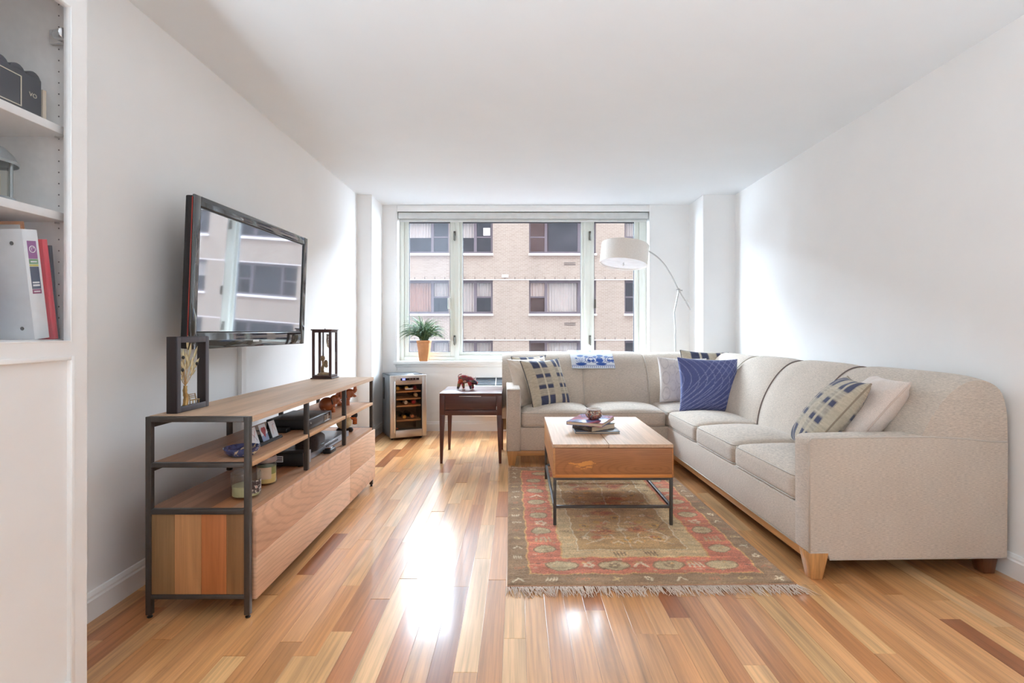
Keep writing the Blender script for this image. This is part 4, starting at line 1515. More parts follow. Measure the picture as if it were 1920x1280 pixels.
# field: scrolling vines, mirrored left to right
for (cx, cy, s, col) in ((0.46, 0.50, 0.10, CREAM), (0.50, 0.72, 0.085, GOLD), (0.44, 0.98, 0.11, CREAM), (0.52, 1.24, 0.09, GOLD), (0.45, 1.42, 0.10, CREAM), (0.56, 0.44, 0.05, GOLD)):
    for mir in (0, 1):
        pts = []
        for q in range(26):
            a = q * 0.32
            r_ = s * (1 - q / 30)
            px_ = cx + r_ * math.cos(a) * 0.9
            pts.append((RW - px_ if mir else px_, cy + r_ * math.sin(a)))
        im.line(pts, 0.007, col, 0.8)
        ex = RW - cx if mir else cx
        im.ell(ex, cy, s * 0.28, s * 0.24, (184, 108, 78) if s > 0.09 else (198, 154, 84), 0.4, k=0.8)
for (cx, cy, rx, ry) in ((0.50, 0.58, 0.06, 0.04), (0.70, 0.60, 0.065, 0.035), (0.56, 0.86, 0.07, 0.04), (0.68, 1.12, 0.08, 0.04), (0.50, 1.34, 0.06, 0.04), (0.72, 1.38, 0.05, 0.05), (0.61, 1.02, 0.09, 0.05)):
    im.ell(cx, cy, rx, ry, (174, 88, 64), 0.5, k=0.85)
    im.ell(cx + 0.01, cy, rx * 0.75, ry * 0.7, (206, 150, 96), ring=0.006, k=0.9)
for (cx, cy) in ((0.61, 0.47), (0.61, 0.78), (0.61, 1.3), (0.42, 0.66), (0.80, 0.66), (0.78, 0.48), (0.44, 1.16), (0.80, 1.18)):
    motif(cx, cy, 0.03, (204, 158, 88), 2, 0.85)
    im.ell(cx, cy, 0.014, 0.014, DARKB, 0.3, k=0.7)
rr2 = random.Random(31)
for q in range(46):
    cx, cy = rr2.uniform(0.37, RW / 2), rr2.uniform(0.37, RL - 0.37)
    col = rr2.choice([GOLD, CREAM, (184, 104, 82), DARKB, (206, 170, 112)])
    s_ = rr2.uniform(0.012, 0.026)
    kd = rr2.choice([0, 2, 3, 4])
    motif(cx, cy, s_, col, kd, 0.65)
    motif(RW - cx, cy, s_, col, kd, 0.65)
for q in range(60):
    t_ = rr2.uniform(0.11, 0.25)
    y_ = rr2.uniform(0.1, RL - 0.1)
    im.ell(t_ if q % 2 else RW - t_, y_, rr2.uniform(0.006, 0.014), rr2.uniform(0.004, 0.009), rr2.choice([CREAM, GOLD, OV, DARKB]), 0.5, k=0.6)
    x_ = rr2.uniform(0.1, RW - 0.1)
    im.ell(x_, t_ if q % 2 else RL - t_, rr2.uniform(0.006, 0.014), rr2.uniform(0.004, 0.009), rr2.choice([CREAM, GOLD, OV, DARKB]), 0.5, k=0.6)
im.line([(0.62, 0.36), (0.60, 0.6), (0.64, 0.8), (0.60, 1.05), (0.63, 1.3), (0.61, 1.54)], 0.006, CREAM, 0.7)
im.line([(0.40, 0.42), (0.52, 0.5), (0.62, 0.47), (0.72, 0.5), (0.83, 0.42)], 0.006, CREAM, 0.7)
im.line([(0.84, 0.52), (0.80, 0.60), (0.86, 0.7), (0.80, 0.8)], 0.008, DARKB, 0.6)
im.grain(0.11, 6, 0, 5)
im.grain(0.12, 0, 0, 6)
im.grain(0.09, 40, 3, 8)
im.grain(0.07, 14, 14, 9)
im.a = (im.a * 0.86 + im.a.mean(axis=(0, 1)) * 0.14) * 1.06       # faded dyes
hgt = 0.0095 + 0.0016 * np.random.default_rng(4).normal(0, 1, im.X.shape)
edge = np.clip(d0 / 0.012, 0, 1) ** 0.5
P = np.stack([X0_, Y0_, 0.001 + hgt * edge], -1)
rug = grid_obj('area_rug', P, im.a, attr_mat('rug_wool', rough=1.0, bmp=0.5, bscale=700))
rug.location = (-0.042, 2.199, 0.0)
rug.rotation_euler = (0, 0, R(0.9))
tag(rug, 'faded red and tan oriental wool rug with fringed ends under the coffee table', 'rug')
M_FRINGE = fabric('fringe_wool', lin(226, 204, 186), 0.2, scale=2.0)
g = G()
rr = random.Random(11)
for endy, sgn in ((0.0, -1), (RL, 1)):
    for i in range(430 if sgn < 0 else 160):
        x = -0.004 + (RW + 0.008) * (i + rr.random()) / (430 if sgn < 0 else 160)
        ln = rr.uniform(0.05, 0.095) * (1 if sgn < 0 else 0.6)
        dx = rr.gauss(0.006, 0.02)
        z0 = rr.uniform(0.003, 0.007)
        g.tube([(x, endy, 0.005), (x + dx * 0.4, endy + sgn * ln * 0.4, z0 + 0.003), (x + dx, endy + sgn * ln, 0.0025)], [0.0019, 0.0019, 0.0009], 4)
o = build(g, 'fringe', M_FRINGE, rug, smooth=True)
o['kind'] = 'stuff'
build(G().box(0.0, RW, -0.006, 0.002, 0.001, 0.008).box(0.0, RW, RL - 0.002, RL + 0.006, 0.001, 0.008), 'end_binding', fabric('binding_wool', lin(176, 126, 92), 0.15), rug)

# ================================================================== PILLOWS
def pillow(name, label, c, right, up, w, h, t, im, mat, pipe=None, group='throw pillows on the sofa', seed=1, wrinkle=0.004):
    n = 110
    r = Vector(right).normalized()
    u = Vector(up)
    u = (u - r * u.dot(r)).normalized()
    nn = r.cross(u)
    Mx = Matrix((r, u, nn)).transposed().to_4x4()
    rg = np.random.default_rng(seed)
    a = np.sin(np.linspace(-1, 1, n) * PI / 2 * 0.999)
    A, B = np.meshgrid(a, a)
    X = w / 2 * A * (1 - 0.075 * (1 - B ** 2) * np.abs(A) ** 2)
    Y = h / 2 * B * (1 - 0.075 * (1 - A ** 2) * np.abs(B) ** 2)
    T = t / 2 * (np.clip((1 - A ** 2) * (1 - B ** 2), 0, 1)) ** 0.42
    ph = rg.uniform(0, 6, 6)
    wr = wrinkle * (np.sin(9 * A + 4 * B + ph[0]) + np.sin(13 * B - 6 * A + ph[1]) * 0.7 + np.sin(21 * (A + B) + ph[2]) * 0.4) * (A ** 2 + B ** 2) / 2 * np.clip(1 - np.maximum(abs(A), abs(B)) ** 8, 0, 1)
    front = np.stack([X, Y, T + wr], -1)
    back = np.stack([X, Y, -T + wr], -1)
    vs = np.concatenate([front.reshape(-1, 3), back.reshape(-1, 3)])
    idx = np.arange(n * n).reshape(n, n)
    q1 = np.stack([idx[:-1, :-1], idx[:-1, 1:], idx[1:, 1:], idx[1:, :-1]], -1).reshape(-1, 4)
    q2 = q1[:, ::-1] + n * n
    me = bpy.data.meshes.new(name)
    me.from_pydata([tuple(v) for v in vs.tolist()], [], [tuple(f) for f in q1.tolist()] + [tuple(f) for f in q2.tolist()])
    # sample pattern at every vertex; the mesh is refined for printed patterns
    ui = np.clip(((A + 1) / 2 * (im.nx - 1)).round().astype(int), 0, im.nx - 1)
    vi = np.clip(((B + 1) / 2 * (im.ny - 1)).round().astype(int), 0, im.ny - 1)
    if im.nx == 2:
        cs = np.repeat(im.a[:1, :1], n * n, 0).reshape(-1, 3)
    else:
        cs = im.a[vi, ui].reshape(-1, 3)
    put_col(me, np.concatenate([cs, cs]))
    bm = bmesh.new()
    bm.from_mesh(me)
    bmesh.ops.remove_doubles(bm, verts=bm.verts, dist=0.0004)
    bm.to_mesh(me)
    bm.free()
    for p in me.polygons:
        p.use_smooth = True
    me.materials.append(mat)
    o = bpy.data.objects.new(name, me)
    COL.objects.link(o)
    o.matrix_world = Matrix.Translation(c) @ Mx
    tag(o, label, 'pillow', group)
    if pipe:
        border = [front[0, k] for k in range(n)] + [front[k, -1] for k in range(1, n)] + [front[-1, k] for k in range(n - 2, -1, -1)] + [front[k, 0] for k in range(n - 2, -1, -1)]
        build(G().tube([tuple(p) for p in border], 0.0042, 6), 'piping', pipe, o, smooth=True)
    return o


def plaid(seed):
    im = Img(0.44, 0.44, 0.44 / 109, (186, 174, 154))
    NAVY, GREY, CR = (66, 70, 94), (134, 128, 122), (204, 194, 174)
    for x0, x1 in ((0.08, 0.155), (0.175, 0.235), (0.315, 0.355), (0.375, 0.415)):
        im.rect(x0, x1, 0.0, 0.44, GREY, 0.45)
        im.rect(x0, x1, 0.0, 0.095, NAVY)
        im.rect(x0, x1, 0.35, 0.44, NAVY)
        im.rect(x0, x1, 0.155, 0.19, NAVY)
        im.rect(x0, x1, 0.255, 0.29, NAVY)
    for k in range(26):
        y = 0.10 + k * 0.0095
        if k % 2 and not (0.15 < y < 0.195 or 0.25 < y < 0.295):
            im.rect(0.08, 0.235, y, y + 0.004, CR, 0.6)
            im.rect(0.315, 0.415, y, y + 0.004, CR, 0.6)
    im.rect(0.157, 0.172, 0, 0.44, CR, 0.8)
    im.grain(0.07, 3, 0, seed)
    return im


def solid(c, seed=1):
    im = Img(0.4, 0.4, 0.4 / 57, c)
    im.grain(0.02, 3, 3, seed)
    return im


bl = Img(0.47, 0.47, 0.47 / 230, (74, 84, 138))
for k in range(-3, 12):
    pts1 = [(0.0 + 0.047 * k + 0.42 * s + 0.05 * math.sin(3 * s), s * 0.47) for s in np.linspace(0, 1, 14)]
    bl.line(pts1, 0.0042, (150, 154, 196), 0.8)
    pts2 = [(0.02 + 0.06 * k - 0.30 * s * s + 0.20 * math.sin(2.6 * s), 0.47 - s * 0.47) for s in np.linspace(0, 1, 14)]
    bl.line(pts2, 0.0042, (146, 150, 192), 0.8)
bl.grain(0.05, 1, 1, 3)
cr = Img(0.44, 0.44, 0.44 / 120, (222, 214, 208))
for i in range(4):
    for j in range(3):
        cx, cy = 0.05 + i * 0.12, 0.08 + j * 0.15
        cr.ell(cx, cy, 0.032, 0.06, (196, 188, 184), ring=0.004, k=0.8)
        cr.ell(cx + 0.06, cy + 0.075, 0.026, 0.05, (204, 196, 192), ring=0.004, k=0.7)
cr.grain(0.02, 2, 2, 9)
M_PLAID = attr_mat('plaid_cotton', bscale=600)
M_SATIN = attr_mat('satin', rough=0.45, sheen=0.3, bmp=0.1, bscale=300, spec=0.5)
M_EMB = attr_mat('embroidered_silk', rough=0.5, sheen=0.3, bmp=0.2, bscale=500, spec=0.4)
P_DARK = fabric('dark_piping', lin(78, 72, 76), 0.1, scale=2)
P_TAUPE = fabric('taupe_piping', lin(150, 136, 118), 0.1, scale=2)

# left end of the window run
pillow('throw_pillow', 'plaid pillow standing furthest back against the sofa arm, only its top corner showing', (0.155, 4.73, 0.645), (0.80, 0.58, 0.02), (-0.16, 0.2, 1), 0.43, 0.43, 0.10, plaid(21), M_PLAID, P_DARK, seed=4)
pillow('throw_pillow', 'plain beige satin pillow leaning on the sofa arm behind a plaid pillow', (0.125, 4.60, 0.635), (0.78, 0.62, 0.02), (-0.30, 0.22, 1), 0.43, 0.43, 0.12, solid((214, 200, 184)), M_SATIN, None, seed=2, wrinkle=0.007)
pillow('throw_pillow', 'navy and tan plaid pillow in front, beside the arm near the side table', (0.25, 4.50, 0.63), (0.80, 0.60, 0.02), (-0.38, 0.25, 1), 0.43, 0.43, 0.13, plaid(22), M_PLAID, P_DARK, seed=3)
# corner
pillow('throw_pillow', 'blue-grey plaid pillow tucked behind the blue pillow in the sofa corner', (1.73, 4.78, 0.69), (1, 0.06, -0.05), (0.03, 0.35, 1), 0.46, 0.42, 0.11, plaid(23), M_PLAID, P_DARK, seed=5)
pillow('throw_pillow', 'silvery white patterned pillow half hidden by the blue pillow', (1.46, 4.60, 0.645), (1, 0.0, -0.03), (0.07, 0.30, 1), 0.44, 0.41, 0.13, cr, M_EMB, None, seed=6)
pb = pillow('throw_pillow', 'bright blue pillow embroidered with thin crossing lines in the sofa corner', (1.545, 4.22, 0.642), (1, -0.05, -0.03), (0.0, 0.28, 1), 0.485, 0.445, 0.15, bl, M_EMB, None, seed=7)
# near end of the wall run
pillow('throw_pillow', 'beige satin pillow leaning on the sofa back above the near arm', (1.735, 2.625, 0.665), (-0.30, -0.95, 0), (0.56, -0.18, 0.8), 0.42, 0.44, 0.19, solid((216, 200, 188)), M_SATIN, fabric('blush_piping', lin(212, 194, 180), 0.08, scale=2), seed=8, wrinkle=0.008)
pillow('throw_pillow', 'plaid pillow leaning on a beige pillow above the near sofa arm', (1.58, 2.665, 0.655), (-0.34, -0.94, 0), (0.58, -0.2, 0.8), 0.43, 0.45, 0.17, plaid(24), M_PLAID, P_TAUPE, seed=9)

# ================================================================== THROW over the sofa back
tw = Img(0.40, 0.42, 0.40 / 200, (226, 232, 240))
BLU, LB = (58, 92, 168), (128, 158, 210)
for cx in (0.09, 0.275, 0.46):
    for q in range(9):
        a = PI * (0.08 + 0.84 * q / 8)
        tw.line([(cx, 0.036), (cx + 0.052 * math.cos(a), 0.036 + 0.085 * math.sin(a))], 0.005, BLU if q % 2 else LB, 0.9)
    tw.ell(cx, 0.045, 0.05, 0.016, BLU, 0.3)
    tw.ell(cx, 0.145, 0.03, 0.016, LB, 0.3)
for cx, sg in ((0.165, 1), (0.205, -1), (0.35, 1), (0.385, -1)):
    pts = []
    for q in range(24):
        a = q * 0.32
        r_ = 0.05 * (1 - q / 28)
        pts.append((cx + sg * r_ * math.cos(a), 0.085 + r_ * math.sin(a)))
    tw.line(pts, 0.0065, BLU, 0.95)
    tw.ell(cx, 0.082, 0.016, 0.014, BLU, 0.4)
    tw.ell(cx - sg * 0.02, 0.13, 0.018, 0.012, LB, 0.4)
tw.ell(0.265, 0.088, 0.034, 0.028, BLU, 0.3)
tw.ell(0.265, 0.118, 0.02, 0.014, LB, 0.4)
tw.ell(0.05, 0.11, 0.012, 0.012, LB, 0.4)
tw.rect(0, 0.40, 0.026, 0.031, BLU)
for k_ in range(22):
    tw.rect(0.004 + k_ * 0.0182, 0.013 + k_ * 0.0182, 0.006, 0.022, BLU, 0.85)
    tw.rect(0.007 + k_ * 0.0182, 0.017 + k_ * 0.0182, 0.011, 0.015, (226, 232, 240), 0.9)
for cy in (0.24, 0.34):
    for cx in (0.08, 0.2, 0.32):
        tw.ell(cx, cy, 0.04, 0.035, LB, ring=0.006)
        tw.ell(cx, cy, 0.02, 0.018, BLU, 0.4)
# path over the back profile
path = []
for j, (dd_, z) in enumerate(PR):
    q0, q1 = PR[max(j - 1, 0)], PR[min(j + 1, len(PR) - 1)]
    tx, tz = q1[0] - q0[0], q1[1] - q0[1]
    ln = math.hypot(tx, tz)
    path.append((dd_ - tz / ln * 0.0215, z + tx / ln * 0.0215))
acc = [0.0]
for p, q_ in zip(path[:-1], path[1:]):
    acc.append(acc[-1] + math.hypot(q_[0] - p[0], q_[1] - p[1]))
i0 = next(i for i, p in enumerate(path) if p[1] > 0.735)
s0 = acc[i0]
NY, NX = 200, 200
P = np.zeros((NY, NX, 3))
Cc = np.zeros((NY, NX, 3))
for j in range(NY):
    s = s0 + 0.42 * j / (NY - 1)
    dd_ = np.interp(s, acc, [p[0] for p in path])
    z = np.interp(s, acc, [p[1] for p in path])
    for i in range(NX):
        u_ = i / (NX - 1)
        x = 0.555 + 0.395 * u_ + 0.012 * (1 - j / NY)
        P[j, i] = (x - SX, FYS + 0.02 + dd_ - SY + 0.0015 * math.sin(u_ * 17 + j * 0.05), z + 0.001 * math.sin(u_ * 23))
        Cc[j, i] = tw.a[int(j / (NY - 1) * (tw.ny - 1)), int(u_ * (tw.nx - 1))]
throw = grid_obj('throw_cloth', P, Cc, attr_mat('damask_cotton', rough=0.85, bscale=800, bmp=0.15))
throw.location = (SX, SY, 0)
throw.rotation_euler = (0, 0, R(1.57))
md = throw.modifiers.new('thickness', 'SOLIDIFY')
md.thickness = 0.006
md.offset = 0.0
tag(throw, 'blue and white damask cloth draped over the sofa back under the window', 'cloth')

# ================================================================== ON THE COFFEE TABLE
M_PAGES = paint('book_pages', lin(214, 192, 166), 0.85, var=0.1, scale=30, aniso=(1, 1, 40))


def book(name, label, loc, rotz, w, l, t, cover, group='books stacked on the coffee table', spine='-x', ct=0.0028):
    b = thing(name, label, 'book', loc, (0, 0, rotz), group)
    g = G().box(0, w, 0, l, 0, ct).box(0, w, 0, l, t - ct, t)
    g.box(0, ct, 0, l, ct, t - ct)
    build(g, 'cover', cover, b, bevel=0.0006)
    build(G().box(ct, w - 0.004, 0.004, l - 0.004, ct, t - ct), 'pages', M_PAGES, b)
    return b


def print_mat(name, stops, scale, rough=0.25):
    m, nt, b = new_mat(name)
    f = noise(nt, ocoord(nt, scale), 1.0, 3, 0.5, 0.5)
    L(nt, ramp(nt, f, stops), b.inputs['Base Color'])
    b.inputs['Roughness'].default_value = rough
    return m


M_COVER1 = print_mat('sunset_cover', [(0.30, lin(62, 66, 92)), (0.44, lin(92, 110, 160)), (0.54, lin(176, 96, 122)), (0.64, lin(150, 70, 74)), (0.75, lin(60, 40, 60))], (9, 6, 6))
M_COVER2 = print_mat('dark_leather_cover', [(0.4, lin(48, 42, 42)), (0.55, lin(78, 66, 60)), (0.7, lin(120, 104, 90))], (60, 25, 60), 0.45)
M_COVER3 = print_mat('slate_cover', [(0.3, lin(74, 80, 92)), (0.7, lin(92, 100, 112))], (6, 6, 6), 0.3)
z0 = 0.4572
book('hardback_book', 'thin slate-covered book at the bottom of the stack on the coffee table', (0.352, 3.165, z0), 0.0, 0.27, 0.20, 0.013, M_COVER3)
b2_ = book('hardback_book', 'dark leather-look book in the middle of the coffee table stack', (0.447, 3.140, z0 + 0.0135), R(38), 0.21, 0.165, 0.032, M_COVER2)
book('hardback_book', 'large book with pink and blue cover topping the coffee table stack', (0.302, 3.213, z0 + 0.046), R(-24), 0.225, 0.31, 0.022, M_COVER1)
mp = thing('mosaic_votive', 'round mosaic glass candle holder with white rim on the top book', 'candle holder', (0.480, 3.285, z0 + 0.0684))
M_MOS, nt_, b_ = new_mat('mosaic_glass')
vo = N(nt_, 'ShaderNodeTexVoronoi')
vo.inputs['Scale'].default_value = 150
L(nt_, ocoord(nt_), vo.inputs['Vector'])
sp_ = N(nt_, 'ShaderNodeSeparateColor')
L(nt_, vo.outputs['Color'], sp_.inputs[0])
L(nt_, ramp(nt_, sp_.outputs['Red'], [(0.0, lin(80, 40, 30)), (0.3, lin(150, 90, 60)), (0.5, lin(110, 120, 110)), (0.7, lin(170, 60, 50)), (0.9, lin(200, 180, 150))]), b_.inputs['Base Color'])
b_.inputs['Roughness'].default_value = 0.15
b_.inputs['Coat Weight'].default_value = 0.8
build(G().lathe([(0.024, 0.0), (0.036, 0.004), (0.050, 0.018), (0.054, 0.032), (0.049, 0.047), (0.043, 0.055), (0.045, 0.060), (0.041, 0.060), (0.040, 0.050), (0.0, 0.046)], 28, cap=False), 'bowl', M_MOS, mp, smooth='auto')
build(G().lathe([(0.042, 0.0585), (0.048, 0.060), (0.048, 0.068), (0.043, 0.070), (0.041, 0.062), (0.042, 0.0585)], 28, cap=False), 'rim', paint('white_glaze', lin(222, 218, 214), 0.2), mp, smooth='auto')
build(G().lathe([(0.0, 0.047), (0.039, 0.047), (0.039, 0.054), (0.0, 0.055)], 20, cap=False), 'candle', paint('cream_wax', lin(224, 210, 184), 0.5), mp, smooth='auto')

# ================================================================== ON THE CONSOLE TOP
W_EBON = wood('ebonised_wood', 'z', rough=0.4, ring=0.1, fine=0.6)
C_EB = lin(44, 36, 38)
fo = thing('olive_tree_frame', 'black open box frame holding a gilt olive tree on the console', 'ornament', (-1.361, 2.026, 0.7582))
fW, fH, fD, fB = 0.212, 0.299, 0.039, 0.024
build(yz_frame(G(), 0, fW, 0, fH, fB * 0.75, fW - fB * 0.75, fB * 0.75, fH - fB * 0.75, 0, fD), 'frame', W_EBON, fo, bevel=0.0015, color=C_EB)
build(yz_frame(G(), 0.002, fW - 0.002, 0.002, fH - 0.002, fB, fW - fB, fB, fH - fB, fD, fD + 0.003), 'front_border', W_EBON, fo, bevel=0.001, color=lin(78, 74, 80))
M_GILT = paint('gilt_bronze', lin(178, 142, 88), 0.35, metal=0.6, var=0.2, scale=60)
M_GILTL = paint('gilt_leaf', lin(214, 198, 156), 0.4, metal=0.3, var=0.1, scale=60)
bx_ = 0.02
trunk = [(bx_, 0.085, 0.018), (bx_, 0.09, 0.05), (bx_, 0.083, 0.075), (bx_, 0.086, 0.1)]
build(G().tube(catmull(trunk, 4), [0.0105 - 0.00035 * i + 0.0015 * (i % 3 == 0) for i in range(13)], 8), 'trunk', M_GILT, fo, smooth=True)
tips = [(0.045, 0.19), (0.055, 0.235), (0.10, 0.27), (0.115, 0.235), (0.15, 0.225), (0.15, 0.175), (0.05, 0.15), (0.075, 0.21)]
gb = G()
for (ty, tz) in tips:
    gb.tube([tuple(p) for p in catmull([(bx_, 0.086, 0.1), (bx_, 0.5 * 0.086 + 0.5 * ty, 0.45 * 0.1 + 0.55 * tz - 0.01), (bx_, ty, tz)], 4)], 0.0013, 5)
build(gb, 'branches', M_GILT, fo)
rr = random.Random(5)


def leaf(parent, base, direc, ln, wd, mat, name='leaf'):
    b = Vector(base)
    dv = Vector(direc).normalized()
    sd = dv.cross(Vector((1, 0, 0))).normalized()
    nv = Vector((1, 0, 0))
    g = G()
    rows_ = [(0, 0.0), (0.25, 0.75), (0.5, 1.0), (0.78, 0.6), (1.0, 0.0)]
    vs = []
    for t, k_ in rows_:
        c = b + dv * ln * t
        for s_, zz in ((-1, 0.0), (0, 0.0016), (1, 0.0)):
            vs.append(tuple(c + sd * s_ * k_ * wd / 2 + nv * (zz if k_ else 0)))
        for s_, zz in ((-1, -0.0008), (0, 0.0006), (1, -0.0008)):
            vs.append(tuple(c + sd * s_ * k_ * wd / 2 + nv * zz))
    fs = []
    for i in range(4):
        a, c2 = i * 6, (i + 1) * 6
        fs += [(a, a + 1, c2 + 1, c2), (a + 1, a + 2, c2 + 2, c2 + 1), (a + 4, a + 3, c2 + 3, c2 + 4), (a + 5, a + 4, c2 + 4, c2 + 5), (a, c2, c2 + 3, a + 3), (a + 2, a + 5, c2 + 5, c2 + 2)]
    g.add(vs, fs)
    return build(g, name, mat, parent, smooth=True)


for (ty, tz) in tips:
    dv = (0, ty - 0.086, tz - 0.1)
    leaf(fo, (bx_, ty - dv[1] * 0.15, tz - dv[2] * 0.15), dv, 0.058, 0.017, M_GILTL)
    leaf(fo, (bx_ + 0.003, 0.086 + dv[1] * 0.55, 0.1 + dv[2] * 0.55), (0, dv[1] - 0.05, dv[2] * 0.7), 0.047, 0.015, M_GILTL)
    leaf(fo, (bx_ - 0.003, 0.086 + dv[1] * 0.5, 0.1 + dv[2] * 0.5), (0, dv[1] + 0.05, dv[2] * 0.8), 0.047, 0.015, M_GILTL)
for (ty, tz) in ((0.066, 0.215), (0.062, 0.165), (0.155, 0.185)):
    build(G().ball((bx_ + 0.004, ty, tz), 0.0055, 0.0055, 0.0075, 10, 8), 'olive', M_BLACK, fo, smooth=True)
# tiny bench at the foot of the tree
gb = G()
for y_ in (0.115, 0.155):
    gb.tube([(bx_, y_, 0.018), (bx_, y_, 0.038), (bx_ - 0.006, y_ + 0.002, 0.062)], 0.0018, 6)
    gb.tube([(bx_ + 0.012, y_, 0.018), (bx_ + 0.012, y_, 0.038)], 0.0018, 6)
for k_ in range(3):
    gb.tube([(bx_ + 0.002 + k_ * 0.005, 0.11, 0.038), (bx_ + 0.002 + k_ * 0.005, 0.16, 0.038)], 0.0016, 6)
    gb.tube([(bx_ - 0.002 - k_ * 0.002, 0.11, 0.046 + k_ * 0.007), (bx_ - 0.002 - k_ * 0.002, 0.16, 0.046 + k_ * 0.007)], 0.0016, 6)
build(gb, 'bench', M_GILT, fo, smooth=True)

# glass display case with carved scene
dc = thing('display_case', 'small dark wood display case with a carved bonsai scene on the console top', 'ornament', (-1.372, 3.49, 0.7582))
cw, chh = 0.128, 0.332
C_RW = lin(74, 46, 42)
build(G().box(-0.008, cw + 0.008, -0.008, cw + 0.008, 0, 0.008).box(0, cw, 0, cw, 0.008, 0.024), 'case_base', W_EBON, dc, bevel=0.0015, color=C_RW)
build(G().box(-0.006, cw + 0.006, -0.006, cw + 0.006, chh - 0.008, chh).box(0, cw, 0, cw, chh - 0.022, chh - 0.008), 'case_roof', W_EBON, dc, bevel=0.0015, color=C_RW)
for x in (0, cw - 0.015):
    for y in (0, cw - 0.015):
        build(G().box(x, x + 0.015, y, y + 0.015, 0.024, chh - 0.022), 'corner_post', W_EBON, dc, bevel=0.001, color=C_RW)
build(G().ball((cw / 2, cw / 2, chh + 0.004), 0.005, seg=8, rings=6), 'roof_knob', M_CHROME, dc, smooth=True)
M_CGL = glass('case_glass', refl=0.8)
build(G().box(0.015, cw - 0.015, 0.003, 0.005, 0.024, chh - 0.022).box(0.015, cw - 0.015, cw - 0.005, cw - 0.003, 0.024, chh - 0.022), 'case_glass', M_CGL, dc)
build(G().box(0.003, 0.005, 0.015, cw - 0.015, 0.024, chh - 0.022).box(cw - 0.005, cw - 0.003, 0.015, cw - 0.015, 0.024, chh - 0.022), 'case_glass', M_CGL, dc)
M_CARVE = paint('carved_cork', lin(150, 124, 92), 0.8, var=0.3, scale=120, bmp=0.6)
build(G().ball((0.06, 0.06, 0.028), 0.045, 0.04, 0.014).tube([(0.05, 0.06, 0.03), (0.047, 0.06, 0.06), (0.055, 0.06, 0.09), (0.05, 0.06, 0.12)], [0.014, 0.011, 0.01, 0.007], 8).ball((0.05, 0.06, 0.135), 0.016, 0.014, 0.02).ball((0.072, 0.06, 0.105), 0.013, 0.012, 0.02).ball((0.075, 0.058, 0.085), 0.012, 0.012, 0.014), 'carved_rock', M_CARVE, dc, smooth=True)
build(G().tube([(0.053, 0.06, 0.14), (0.053, 0.06, chh - 0.022)], 0.006, 8), 'rear_stem', W_EBON, dc, color=lin(110, 100, 98))
g = G()
for k_ in range(5):
    g.ball((0.097, 0.06, 0.29 - k_ * 0.018), 0.010, 0.009, 0.011, 10, 8)
g.tube([(0.082, 0.06, 0.30), (0.08, 0.06, 0.25), (0.085, 0.06, 0.215), (0.097, 0.06, 0.205)], [0.006, 0.007, 0.005, 0.004], 8)
build(g, 'hanging_carving', paint('bone_carving', lin(190, 174, 150), 0.6, var=0.35, scale=90), dc, smooth=True)


# ================================================================== ON THE CONSOLE SHELF
def elephant(name, label, loc, rz, s, mat, group):
    e = thing(name, label, 'figurine', loc, (0, 0, rz), group)
    build(G().ball((-0.012 * s, 0, 0.042 * s), 0.046 * s, 0.040 * s, 0.042 * s, 20, 14), 'body', mat, e, smooth=True)
    hd = build(G().ball((0.030 * s, 0, 0.068 * s), 0.029 * s, 0.027 * s, 0.027 * s, 18, 12).tube(catmull([(0.045 * s, 0, 0.075 * s), (0.058 * s, 0, 0.082 * s), (0.060 * s, 0, 0.100 * s), (0.056 * s, 0, 0.122 * s)], 4), [0.014 * s] * 3 + [0.012 * s] * 4 + [0.009 * s] * 4 + [0.008 * s, 0.008 * s], 10).tube([(0.046 * s, 0, 0.058 * s), (0.060 * s, 0, 0.050 * s), (0.068 * s, 0, 0.049 * s)], [0.012 * s, 0.008 * s, 0.003 * s], 8), 'head', mat, e, smooth=True)
    for sg in (-1, 1):
        build(G().ball((0.020 * s, sg * 0.027 * s, 0.066 * s), 0.016 * s, 0.004 * s, 0.022 * s, 12, 8), 'ear', mat, hd, smooth=True)
        build(G().tube([(0.047 * s, sg * 0.012 * s, 0.064 * s), (0.066 * s, sg * 0.014 * s, 0.066 * s)], [0.003 * s, 0.001 * s], 6), 'tusk', M_PRINT, hd)
    for x in (-0.028, 0.016):
        for sg in (-1, 1):
            build(G().lathe([(0.014 * s, 0), (0.014 * s, 0.006 * s), (0.013 * s, 0.03 * s)], 10, Matrix.Translation((x * s, sg * 0.02 * s, 0))), 'leg', mat, e, smooth='auto')
    build(G().tube([(0.057 * s, 0, 0.117 * s), (0.054 * s, 0, 0.126 * s)], [0.0095 * s, 0.0095 * s], 8), 'trunk_tip', M_BLACK, hd)
    build(G().tube([(0.008 * s, -0.030 * s, 0.072 * s), (0.012 * s, -0.034 * s, 0.05 * s), (0.016 * s, -0.026 * s, 0.034 * s)], 0.0022 * s, 6), 'collar', M_BLACK, e)
    return e


M_TERRA = paint('chestnut_carved_wood', lin(164, 88, 46), 0.3, var=0.18, scale=18, coat=0.3)
SZ = 0.5842
elephant('elephant_figurine', 'chestnut wooden elephant with raised trunk behind the cable box, the closer one', (-1.150, 3.20, SZ), R(25), 1.08, M_TERRA, 'wooden elephants on the console shelf')
elephant('elephant_figurine', 'chestnut wooden elephant with raised trunk nearer the window end of the shelf', (-1.158, 3.50, SZ), R(20), 1.13, M_TERRA, 'wooden elephants on the console shelf')

